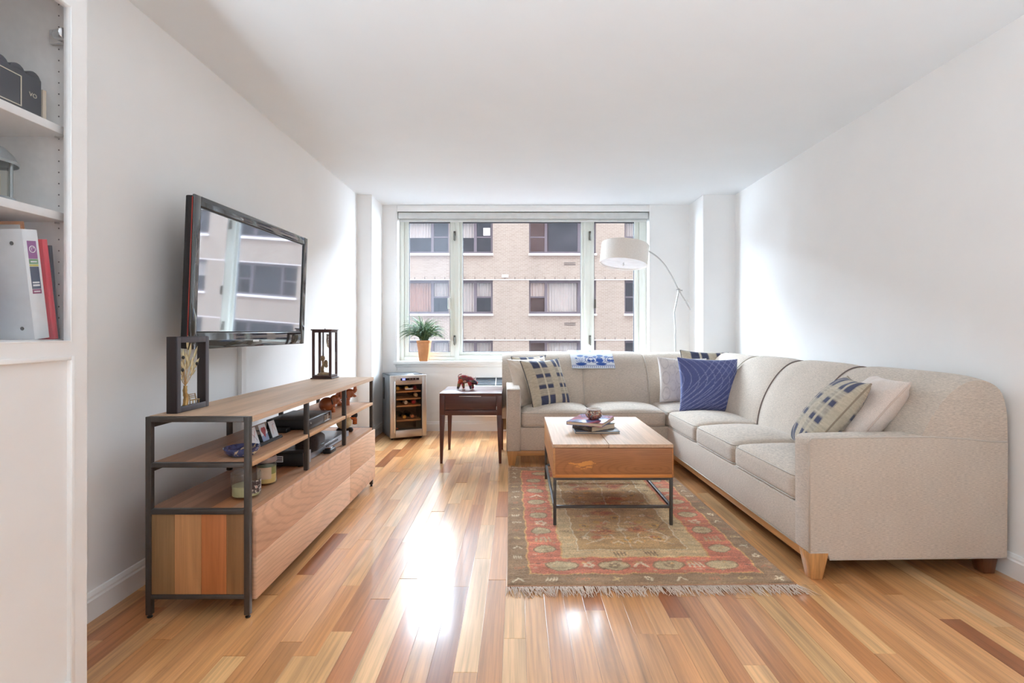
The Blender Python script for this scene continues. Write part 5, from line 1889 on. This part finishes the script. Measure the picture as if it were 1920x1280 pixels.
cb = thing('cable_box', 'wide black cable box with silver-trimmed front on the console shelf', 'cable box', (-1.25, 2.60, SZ))
build(G().box(0, 0.205, 0, 0.315, 0.004, 0.053), 'case', M_BLACK, cb, bevel=0.003)
build(G().box(0.205, 0.214, 0.0, 0.315, 0.004, 0.053), 'front_panel', paint('gunmetal_panel', lin(88, 86, 88), 0.3, metal=0.4), cb, bevel=0.002)
build(G().box(0.213, 0.2155, 0.20, 0.29, 0.008, 0.050), 'display_window', M_GLOSSBLK, cb)
build(G().box(0.2153, 0.2165, 0.235, 0.262, 0.014, 0.044), 'reflective_badge', M_CHROME, cb)
build(G().lathe([(0.004, 0), (0.004, 0.002)], 10, Matrix.Translation((0.214, 0.02, 0.034)) @ Matrix.Rotation(PI / 2, 4, 'Y')), 'power_button', M_CHROME, cb)
for x in (0.02, 0.18):
    for y in (0.02, 0.29):
        build(G().lathe([(0.008, 0), (0.008, 0.005)], 8, Matrix.Translation((x, y, 0))), 'foot', M_BLKMAT, cb)
ns = thing('network_adapter', 'small flat black adapter in front of the cable box end', 'adapter', (-1.205, 2.535, SZ))
build(G().box(0, 0.085, 0, 0.05, 0, 0.02), 'case', M_BLACK, ns, bevel=0.003)
build(G().tube([(0.0, 0.025, 0.01), (-0.05, 0.03, 0.006), (-0.12, 0.03, 0.004)], 0.002, 6), 'cable', M_BLKMAT, ns)

ph = thing('card_holder', 'black ledge holding three small picture cards on the console shelf', 'card holder', (-1.125, 2.19, SZ))
build(G().box(0, 0.03, 0, 0.25, 0, 0.008).box(0.022, 0.026, 0, 0.25, 0.008, 0.014), 'ledge', M_BLACK, ph, bevel=0.001)
build(G().box(-0.004, 0.0, 0.0, 0.25, 0.004, 0.04, Matrix.Rotation(R(-18), 4, 'Y')), 'back_plate', paint('slate_plate', lin(70, 84, 88), 0.4), ph)


def card_img(kind):
    im = Img(0.058, 0.078, 0.0014, (222, 224, 230))
    if kind == 0:
        im.line([(0.014, 0.06), (0.03, 0.035), (0.046, 0.06)], 0.004, (200, 150, 150), 0.8)
        im.line([(0.02, 0.025), (0.03, 0.045), (0.045, 0.02)], 0.004, (150, 160, 178), 0.8)
    elif kind == 1:
        im.put((im.Y < 0.03 + 0.1 * (im.X - 0.03)) * 0.7, (90, 120, 180))
        im.ell(0.021, 0.052, 0.0125, 0.0125, (158, 56, 62), 0.2)
        im.ell(0.037, 0.052, 0.0125, 0.0125, (158, 56, 62), 0.2)
        t = (0.05 - im.Y) / 0.034
        im.put(((im.Y < 0.052) & (im.Y > 0.016) & (np.abs(im.X - 0.029) < 0.0205 * (1 - t))) * 1.0, (158, 56, 62))
    else:
        im.line([(0.015, 0.02), (0.03, 0.06), (0.042, 0.03)], 0.003, (206, 150, 140), 0.8)
        im.line([(0.03, 0.06), (0.045, 0.062)], 0.003, (150, 150, 180), 0.8)
    return im


for i, labc in enumerate(('small picture card with pale pink scribbles, first in the holder', 'small picture card with a red heart on blue in the middle of the holder', 'small picture card with thin orange lines, last in the holder')):
    im_ = card_img(i)
    Pm = np.stack([np.zeros_like(im_.X), im_.X, im_.Y], -1)
    c_ = grid_obj('picture_card', Pm, im_.a, attr_mat('card_print', rough=0.4, sheen=0, bmp=0))
    c_.location = (-1.108, 2.195 + i * 0.088, SZ + 0.0085)
    c_.rotation_euler = (0, R(-18), 0)
    md = c_.modifiers.new('thickness', 'SOLIDIFY')
    md.thickness = 0.0015
    tag(c_, labc, 'card', 'picture cards on the console shelf')

bw = thing('ceramic_dish', 'shallow blue and cream glazed dish at the near end of the console shelf', 'dish', (-1.100, 2.088, SZ))
M_BOWL, nt_, b_ = new_mat('blue_glaze')
f_ = noise(nt_, ocoord(nt_, (26, 26, 40)), 1.0, 2, 0.5, 1.0)
L(nt_, ramp(nt_, f_, [(0.35, lin(40, 50, 84)), (0.52, lin(70, 84, 130)), (0.60, lin(60, 70, 110)), (0.66, lin(206, 190, 160))]), b_.inputs['Base Color'])
b_.inputs['Roughness'].default_value = 0.1
b_.inputs['Coat Weight'].default_value = 0.8
build(G().lathe([(0.0, 0.0), (0.046, 0.0), (0.052, 0.004), (0.0625, 0.017), (0.0665, 0.030), (0.0668, 0.033), (0.0645, 0.0345), (0.062, 0.032), (0.057, 0.02), (0.046, 0.009), (0.0, 0.008)], 36, cap=False), 'dish_bowl', M_BOWL, bw, smooth='auto')
build(G().lathe([(0.044, -0.0002), (0.044, 0.002), (0.040, 0.002), (0.040, -0.0002)], 24, cap=False), 'foot_ring', paint('bare_clay', lin(190, 170, 140), 0.8), bw, smooth='auto')

# ================================================================== ON THE CABINET DECK
DZ = 0.4092
M_JAR = glass('jar_glass', tint=(0.96, 0.97, 0.95), refl=1.6)
M_WAXG = paint('pale_green_wax', lin(196, 192, 150), 0.5, var=0.05)
jc = thing('jar_candle', 'open glass jar candle with pale green wax at the near end of the cabinet deck', 'candle', (-1.098, 2.115, DZ))
jg = build(G().lathe([(0.0, 0.0), (0.048, 0.0), (0.055, 0.008), (0.055, 0.098), (0.052, 0.103), (0.050, 0.098), (0.051, 0.012), (0.0, 0.008)], 36, cap=False), 'glass_jar', M_JAR, jc, smooth='auto')
build(G().lathe([(0.0, 0.009), (0.049, 0.011), (0.0502, 0.014), (0.0502, 0.050), (0.0, 0.051)], 32, cap=False), 'wax', M_WAXG, jc, smooth='auto')
build(G().tube([(0, 0, 0.05), (0.001, 0, 0.06)], 0.0012, 6), 'wick', M_BLACK, jc)
g = G()
for q in range(10):
    a0, a1 = R(-52 + q * 7), R(-52 + (q + 1) * 7)
    r_ = 0.0556
    vs = [(r_ * math.cos(a), r_ * math.sin(a), z) for a in (a0, a1) for z in (0.022, 0.072)]
    g.add(vs, [(0, 2, 3, 1)])
build(g, 'paper_label', print_mat('candle_label', [(0.35, lin(70, 52, 50)), (0.5, lin(60, 44, 44)), (0.62, lin(214, 206, 196)), (0.75, lin(170, 50, 44))], (60, 60, 80), 0.5), jg, smooth=True)
lj = thing('lidded_jar_candle', 'lidded jar of yellow and green layered wax with a beige label', 'candle', (-1.103, 2.30, DZ))
build(G().lathe([(0.0, 0.0), (0.036, 0.0), (0.041, 0.006), (0.041, 0.085), (0.036, 0.095), (0.036, 0.102), (0.034, 0.102), (0.038, 0.084), (0.038, 0.008), (0.0, 0.006)], 32, cap=False), 'glass_jar', M_JAR, lj, smooth='auto')
build(G().lathe([(0.0, 0.007), (0.036, 0.008), (0.0375, 0.012), (0.0375, 0.046), (0.0, 0.046)], 28, cap=False), 'wax', paint('butter_wax', lin(226, 196, 132), 0.5), lj, smooth='auto')
build(G().lathe([(0.0, 0.0462), (0.0375, 0.0462), (0.0375, 0.076), (0.0, 0.077)], 28, cap=False), 'wax_layer', paint('olive_wax', lin(150, 150, 88), 0.5), lj, smooth='auto')
build(G().lathe([(0.0, 0.097), (0.040, 0.097), (0.042, 0.101), (0.042, 0.114), (0.038, 0.121), (0.0, 0.123)], 32, cap=False), 'lid', paint('pewter_lid', lin(150, 138, 136), 0.35, metal=0.5), lj, smooth='auto')
g = G()
for q in range(12):
    a0, a1 = R(-128 + q * 7.5), R(-128 + (q + 1) * 7.5)
    vs = [(0.0416 * math.cos(a), 0.0416 * math.sin(a), z) for a in (a0, a1) for z in (0.028, 0.078)]
    g.add(vs, [(0, 2, 3, 1)])
build(g, 'paper_label', paint('kraft_label', lin(208, 184, 158), 0.8), lj, smooth=True)

rc = thing('video_receiver', 'black receiver box with a white barcode sticker on the cabinet deck', 'receiver', (-1.33, 2.57, DZ))
build(G().box(0, 0.275, 0, 0.088, 0.005, 0.069), 'case', M_BLACK, rc, bevel=0.003)
build(G().box(0.275, 0.281, 0, 0.088, 0.005, 0.069), 'front_panel', paint('silver_panel', lin(150, 150, 156), 0.3, metal=0.5), rc, bevel=0.002)
build(G().box(0.139, 0.178, -0.0008, 0.0005, 0.025, 0.055), 'sticker', M_PRINT, rc)
g = G()
for q in range(3):
    g.box(0.143, 0.174, -0.0012, -0.0006, 0.030 + q * 0.008, 0.034 + q * 0.008)
build(g, 'sticker_print', M_BLKMAT, rc)
for x in (0.02, 0.25):
    for y in (0.02, 0.07):
        build(G().lathe([(0.008, 0), (0.008, 0.006)], 8, Matrix.Translation((x, y, 0))), 'foot', M_BLKMAT, rc)

dv = thing('disc_player', 'flat grey disc player with silver front edge on the cabinet deck', 'disc player', (-1.34, 2.685, DZ))
build(G().box(0, 0.26, 0, 0.64, 0.004, 0.036), 'case', paint('grey_case', lin(112, 116, 120), 0.35, metal=0.3), dv, bevel=0.003)
build(G().box(0.26, 0.268, 0, 0.64, 0.004, 0.036), 'front_panel', paint('silver_panel', lin(150, 150, 156), 0.3, metal=0.5), dv, bevel=0.002)
build(G().box(0.2675, 0.269, 0.24, 0.44, 0.018, 0.028), 'disc_tray', M_BLACK, dv)
for x in (0.02, 0.24):
    for y in (0.03, 0.61):
        build(G().lathe([(0.008, 0), (0.008, 0.005)], 8, Matrix.Translation((x, y, 0))), 'foot', M_BLKMAT, dv)

po = thing('mesh_pouch', 'dark quilted pouch lying on the grey disc player', 'pouch', (-1.135, 2.79, DZ + 0.0365))
M_POUCH = fabric('quilted_mesh', lin(64, 54, 54), 0.5, scale=0.35, aniso=(500, 500, 500))
g = G()
rbox(g, (0.03, 0.0, 0.042), (0.062, 0.066, 0.042), 0.026, 8, 0.008)
build(g, 'pouch_body', M_POUCH, po, smooth=True)
g = G()
rbox(g, (0.036, 0.055, 0.05), (0.05, 0.02, 0.026), 0.016, 6, 0.004)
build(g, 'flap', M_POUCH, po, smooth=True)
build(G().tube(catmull([(0.07, -0.04, 0.02), (0.09, -0.02, 0.03), (0.092, 0.03, 0.03), (0.075, 0.06, 0.02)], 4), 0.004, 6), 'strap', M_BLACK, po, smooth=True)
rm = thing('remote_dock', 'small black remote dock in front of the quilted pouch', 'remote', (-1.062, 2.85, DZ))
build(G().box(0, 0.044, 0, 0.085, 0, 0.022), 'case', M_BLACK, rm, bevel=0.004)
build(G().box(0.006, 0.038, 0.01, 0.075, 0.022, 0.026), 'remote_cradle', M_GLOSSBLK, rm, bevel=0.001)

shp = thing('sheep_figurine', 'cream sheep figurine with black face and orange striped scarf on the cabinet deck', 'figurine', (-1.135, 3.46, DZ), (0, 0, R(48)))
M_WOOL = paint('cream_fleece', lin(206, 182, 138), 0.9, var=0.1, scale=90, bmp=0.8)
build(G().ball((-0.012, 0, 0.066), 0.052, 0.042, 0.044, 20, 14), 'body', M_WOOL, shp, smooth=True)
hd = build(G().ball((0.062, 0, 0.105), 0.022, 0.020, 0.025, 14, 10), 'head', M_BLKMAT, shp, smooth=True)
for sg in (-1, 1):
    build(G().ball((0.054, sg * 0.02, 0.128), 0.006, 0.005, 0.010, 8, 6), 'ear', M_BLKMAT, hd, smooth=True)
for x in (-0.038, 0.022):
    for sg in (-1, 1):
        build(G().ball((x, sg * 0.022, 0.016), 0.018, 0.015, 0.016, 12, 8), 'foot', M_BLKMAT, shp, smooth=True)
M_SCARF, nt_, b_ = new_mat('striped_scarf')
wv = N(nt_, 'ShaderNodeTexWave', bands_direction='Z')
wv.inputs['Scale'].default_value = 26
L(nt_, ocoord(nt_), wv.inputs['Vector'])
L(nt_, ramp(nt_, wv.outputs['Fac'], [(0.3, lin(44, 40, 30)), (0.36, lin(226, 116, 44))]), b_.inputs['Base Color'])
b_.inputs['Roughness'].default_value = 0.9
build(G().lathe([(0.019, 0), (0.024, 0.006), (0.022, 0.014), (0.018, 0.016)], 14, Matrix.Translation((0.05, 0, 0.078))).box(0.052, 0.074, -0.016, 0.006, 0.045, 0.085), 'scarf', M_SCARF, shp, bevel=0.002)

# ================================================================== ON THE SIDE TABLE
M_PATCH, nt_, b_ = new_mat('patchwork_cloth')
vo = N(nt_, 'ShaderNodeTexVoronoi')
vo.inputs['Scale'].default_value = 42
L(nt_, ocoord(nt_), vo.inputs['Vector'])
sp_ = N(nt_, 'ShaderNodeSeparateColor')
L(nt_, vo.outputs['Color'], sp_.inputs[0])
L(nt_, ramp(nt_, sp_.outputs['Red'], [(0.0, lin(190, 50, 48)), (0.26, lin(120, 34, 52)), (0.45, lin(90, 110, 70)), (0.6, lin(200, 84, 50)), (0.75, lin(226, 214, 200)), (0.9, lin(52, 44, 60))]), b_.inputs['Base Color'])
b_.inputs['Roughness'].default_value = 0.7
el = thing('patchwork_bull', 'little patchwork bull in red, green and white cloth on the dark side table', 'figurine', (-0.445, 4.54, AZ + 0.0005), (0, 0, R(-8)))
S = 1.0
build(G().ball((-0.016, 0, 0.088), 0.056, 0.034, 0.038, 20, 14).ball((0.03, 0, 0.082), 0.038, 0.029, 0.032, 16, 12), 'body', M_PATCH, el, smooth=True)
hd = build(G().ball((0.070, 0, 0.062), 0.027, 0.022, 0.023, 16, 12).ball((0.090, 0, 0.056), 0.014, 0.014, 0.014, 12, 8), 'head', M_PATCH, el, smooth=True)
for sg in (-1, 1):
    build(G().tube(catmull([(0.066, sg * 0.014, 0.08), (0.072, sg * 0.026, 0.092), (0.078, sg * 0.026, 0.106)], 4), [0.006, 0.0055, 0.005, 0.0045, 0.004, 0.003, 0.0025, 0.002, 0.001], 8), 'horn', paint('dark_horn', lin(140, 96, 80), 0.5), hd, smooth=True)
    for x, fx2 in ((-0.048, -0.068), (0.034, 0.05)):
        x_ = x if sg < 0 else x + 0.012
        build(G().tube([(x_, sg * 0.02, 0.07), (fx2 if sg < 0 else x_ + 0.008, sg * 0.026, 0.004)], [0.019, 0.0095], 10), 'leg', M_PATCH, el, smooth='auto')
build(G().tube(catmull([(-0.07, 0, 0.10), (-0.066, 0.004, 0.122), (-0.04, 0.006, 0.130)], 4), 0.0035, 6), 'tail', paint('maroon_cord', lin(110, 40, 44), 0.7), el, smooth=True)

# ================================================================== PLANT ON THE SILL
pl = thing('potted_grass_plant', 'spiky green grass plant in a square tapered terracotta pot on the windowsill', 'plant', (wx(798), YB + 0.025, WZ0 + 0.003))
M_POT = paint('terracotta_gloss', lin(206, 142, 92), 0.35, var=0.12, scale=16, coat=0.3)
g = G().taper((-0.044, 0.044, -0.044, 0.044), (-0.066, 0.066, -0.066, 0.066), 0.0, 0.196)
g.taper((-0.069, 0.069, -0.069, 0.069), (-0.071, 0.071, -0.071, 0.071), 0.196, 0.224)
build(g, 'pot', M_POT, pl, bevel=0.003)
build(G().box(-0.06, 0.06, -0.06, 0.06, 0.2242, 0.2262), 'soil', paint('dark_soil', lin(60, 46, 36), 0.95, bmp=0.8), pl)
M_BLADE, nt_, b_ = new_mat('grass_blade')
oz = N(nt_, 'ShaderNodeSeparateXYZ')
tc_ = N(nt_, 'ShaderNodeTexCoord')
L(nt_, tc_.outputs['Object'], oz.inputs[0])
fn = noise(nt_, ocoord(nt_, (30, 30, 8)), 1.0, 3)
L(nt_, ramp(nt_, fn, [(0.3, lin(40, 66, 50)), (0.5, lin(72, 102, 62)), (0.7, lin(130, 146, 92))]), b_.inputs['Base Color'])
b_.inputs['Roughness'].default_value = 0.5
g = G()
rr = random.Random(8)
for i in range(270):
    a = rr.uniform(0, 2 * PI)
    el_ = rr.uniform(0.05, 1.35)
    ln = rr.uniform(0.24, 0.35)
    if math.sin(a) > 0:
        ln *= 0.85
    p = Vector((rr.gauss(0, 0.014), rr.gauss(0, 0.014), 0.222))
    fac_y = 0.4 if math.sin(a) > 0 else 0.8
    dirv = Vector((math.cos(a) * math.cos(el_), math.sin(a) * math.cos(el_) * fac_y, math.sin(el_) + 0.75)).normalized()
    n_ = 8
    pts = []
    for k_ in range(n_ + 1):
        t = k_ / n_
        pts.append(tuple(p))
        p = p + dirv * ln / n_
        dirv = (dirv + Vector((0, 0, -0.16 - 0.26 * t))).normalized()
        if p.y > 0.08:
            p.y = 0.08
    g.tube(pts, [0.0034 * (1 - (k_ / n_) ** 2.5) + 0.0005 for k_ in range(n_ + 1)], 3)
o = build(g, 'foliage', M_BLADE, pl, smooth=True)
o['kind'] = 'stuff'

# ================================================================== IN THE BOOKCASE
S1, S2, S3 = 1.6582, 1.4142, 1.0562
bk = thing('black_keepsake_box', 'black scallop-topped box with a pale outlined panel on the top bookcase shelf', 'box', (-1.47, 1.21, S1))
build(G().box(0, 0.165, 0, 0.225, 0, 0.108), 'box_body', paint('charcoal_card', lin(54, 56, 64), 0.5), bk, bevel=0.004)
g = G()
for q in range(5):
    g.tube([(0.002, 0.022 + q * 0.045, 0.1), (0.163, 0.022 + q * 0.045, 0.1)], 0.0215, 14)
build(g, 'scalloped_lid', paint('charcoal_card', lin(54, 56, 64), 0.5), bk, smooth='auto')
g = G()
g2 = G().holes(0.02, 0.165, 0.012, 0.092, [(0.0225, 0.1625, 0.0145, 0.0895)], 0.1655, 0.1665)
g.add(g2.v, g2.f, Matrix(((0, 1, 0, 0), (1, 0, 0, 0), (0, 0, 1, 0), (0, 0, 0, 1))))
build(g, 'panel_outline', paint('cream_line', lin(206, 198, 176), 0.6), bk)
text_mesh('VO', 0.016, 'lettering', paint('cream_line', lin(206, 198, 176), 0.6), bk, (0.1657, 0.198, 0.055), (PI / 2, 0, PI / 2), 0.0003)
bb = thing('slim_notebook', 'slim cream notebook standing beside the black scalloped box', 'notebook', (-1.43, 1.438, S1))
build(G().box(0, 0.125, 0, 0.002, 0, 0.085).box(0, 0.125, 0.008, 0.010, 0, 0.085).box(0.123, 0.125, 0.002, 0.008, 0, 0.085), 'cover', paint('cream_card', lin(200, 186, 166), 0.7), bb)
build(G().box(0.002, 0.123, 0.002, 0.008, 0.002, 0.083), 'pages', M_PAGES, bb)
la = thing('metal_lantern', 'grey metal candle lantern with domed lid on the middle bookcase shelf', 'lantern', (-1.372, 1.345, S2))
M_ZINC = paint('zinc', lin(150, 158, 160), 0.4, metal=0.5, var=0.08)
build(G().lathe([(0.0, 0), (0.062, 0), (0.064, 0.006), (0.06, 0.012), (0.0, 0.012)], 24, cap=False), 'base', M_ZINC, la, smooth='auto')
for q in range(6):
    a = q * PI / 3 + 0.3
    build(G().tube([(0.056 * math.cos(a), 0.056 * math.sin(a), 0.01), (0.056 * math.cos(a), 0.056 * math.sin(a), 0.102)], 0.004, 6), 'lantern_post', M_ZINC, la)
build(G().lathe([(0.052, 0.012), (0.052, 0.1), (0.050, 0.1), (0.050, 0.012), (0.052, 0.012)], 6, Matrix.Rotation(0.3, 4, 'Z'), cap=False), 'lantern_glass', M_JAR, la)
build(G().lathe([(0.066, 0.098), (0.067, 0.106), (0.062, 0.112), (0.055, 0.126), (0.04, 0.142), (0.022, 0.150), (0.02, 0.165), (0.024, 0.168), (0.02, 0.178), (0.0, 0.182)], 28, cap=False), 'domed_lid', M_ZINC, la, smooth='auto')
build(G().lathe([(0.0, 0.013), (0.03, 0.013), (0.03, 0.075), (0.0, 0.076)], 20, cap=False), 'candle', paint('ivory_wax', lin(232, 206, 160), 0.5), la, smooth='auto')


def binder(name, label, cat, y, w, h, dp, lean, mat, edge=None, group='binders and folders in the bookcase', x=-1.292):
    b = thing(name, label, cat, (x, y, S3), (R(lean), 0, 0), group)
    t_ = 0.0025
    build(G().box(-dp, 0, 0, t_, 0, h).box(-dp, 0, w - t_, w, 0, h).box(-t_, 0, t_, w - t_, 0, h), 'cover', mat, b, bevel=0.0008)
    build(G().box(-dp + 0.012, -0.012, 0.006, w - 0.006, 0.006, h - 0.012), 'pages', M_PAGES, b)
    return b


M_BWHITE = paint('white_vinyl', lin(226, 228, 230), 0.35, var=0.02)
M_BRED = paint('red_vinyl', lin(206, 62, 76), 0.4, var=0.04)
M_BTEAL = paint('dark_teal_board', lin(52, 66, 74), 0.6, var=0.05)
wb = binder('ring_binder', 'white ring binder with colourful spine label leaning in the bookcase', 'binder', 1.400, 0.044, 0.292, 0.25, 7.5, M_BWHITE)
labs = [(0.215, 0.262, (142, 76, 138)), (0.201, 0.214, (96, 140, 92)), (0.195, 0.200, (206, 196, 80)), (0.135, 0.194, (52, 66, 92)), (0.122, 0.134, (140, 60, 104))]
for i, (a, b_, c_) in enumerate(labs):
    build(G().box(0.0, 0.0006, 0.010, 0.036, a, b_), 'label_block', paint('label_tint_%d' % i, lin(*c_), 0.4, var=0.02), wb)
build(G().lathe([(0.0075, 0), (0.0095, 0), (0.0095, 0.0004), (0.0075, 0.0004), (0.0075, 0)], 18, Matrix.Translation((0.0008, 0.023, 0.24)) @ Matrix.Rotation(PI / 2, 4, 'Y'), cap=False), 'label_emblem', M_PRINT, wb)
text_mesh('1"', 0.013, 'label_numeral', M_PRINT, wb, (0.001, 0.023, 0.24), (PI / 2, 0, PI / 2), 0.0002)
build(G().box(0.0, 0.0008, 0.013, 0.033, 0.142, 0.147).box(0.0, 0.0008, 0.013, 0.033, 0.150, 0.154).box(0.0, 0.0008, 0.014, 0.032, 0.2055, 0.209).box(0.0, 0.0008, 0.014, 0.032, 0.1265, 0.1295), 'label_print', M_PRINT, wb)
for z in (0.03, 0.255):
    build(G().lathe([(0.005, 0), (0.005, 0.001)], 12, Matrix.Translation((-0.03, -0.0002, z)) @ Matrix.Rotation(PI / 2, 4, 'X')), 'rivet', M_STEEL, wb)
binder('ring_binder', 'slim red folder leaning beside the white ring binder', 'folder', 1.4562, 0.016, 0.275, 0.24, 7.5, M_BRED)
binder('ring_binder', 'dark teal folder at the end of the binder row', 'folder', 1.4730, 0.010, 0.262, 0.23, 5.5, M_BTEAL, x=-1.297)
of = thing('manila_folder', 'orange folder standing up behind the ring binders', 'folder', (-1.335, 1.4496, S3), (R(7.5), 0, 0), 'binders and folders in the bookcase')
build(G().box(-0.2, 0.0, 0, 0.001, 0, 0.315).box(-0.2, 0.0, 0.005, 0.006, 0, 0.322), 'folder_sides', paint('orange_card', lin(216, 146, 84), 0.7), of)
build(G().box(-0.19, -0.01, 0.001, 0.005, 0.002, 0.31), 'papers', M_PAGES, of)
pf = thing('paper_stack', 'loose white papers standing behind the white binder', 'papers', (-1.34, 1.4448, S3), (R(7.5), 0, 0), 'binders and folders in the bookcase')
build(G().box(-0.2, 0.0, 0, 0.0042, 0, 0.312), 'sheets', paint('white_paper', lin(214, 214, 214), 0.8), pf, bevel=0.0005)
mg = binder('magazine', 'dark blue and red magazine leaning low at the front of the bookcase', 'magazine', 1.30, 0.012, 0.16, 0.2, 7.5, print_mat('magazine_cover', [(0.35, lin(52, 60, 96)), (0.5, lin(80, 90, 130)), (0.62, lin(176, 60, 84))], (14, 14, 14)), x=-1.325)

# ================================================================== ADDED FILL UPLIGHTERS, unseen behind the viewpoint, to brighten ceiling and walls
def uplighter(label, x, y, watts):
    u = thing('added_fill_uplighter', label, 'lamp', (x, y, 0), group='added fill uplighters')
    build(G().lathe([(0.15, 0), (0.155, 0.004), (0.155, 0.27), (0.148, 0.27), (0.142, 0.22), (0.0, 0.21)], 28, cap=False), 'can', M_STEEL, u, smooth='auto')
    build(G().lathe([(0.0, 0.212), (0.13, 0.212), (0.13, 0.216), (0.0, 0.218)], 24, cap=False), 'lens', emit('added_fill_lens', (0.95, 0.98, 1.0), 4.0), u, smooth='auto')
    l = bpy.data.lights.new('added_fill_light', 'AREA')
    l.shape = 'DISK'
    l.size = 0.24
    l.energy = watts
    l.color = (0.74, 0.88, 1.0)
    o = bpy.data.objects.new('added_fill_light', l)
    COL.objects.link(o)
    o.parent = u
    o.location = (0, 0, 0.245)
    o.rotation_euler = (PI, 0, 0)


uplighter('added unseen fill uplighter by the wall behind the sofa end', 1.72, -0.45, 34)
uplighter('added unseen fill uplighter beside the bookcase', -1.25, -0.25, 76)
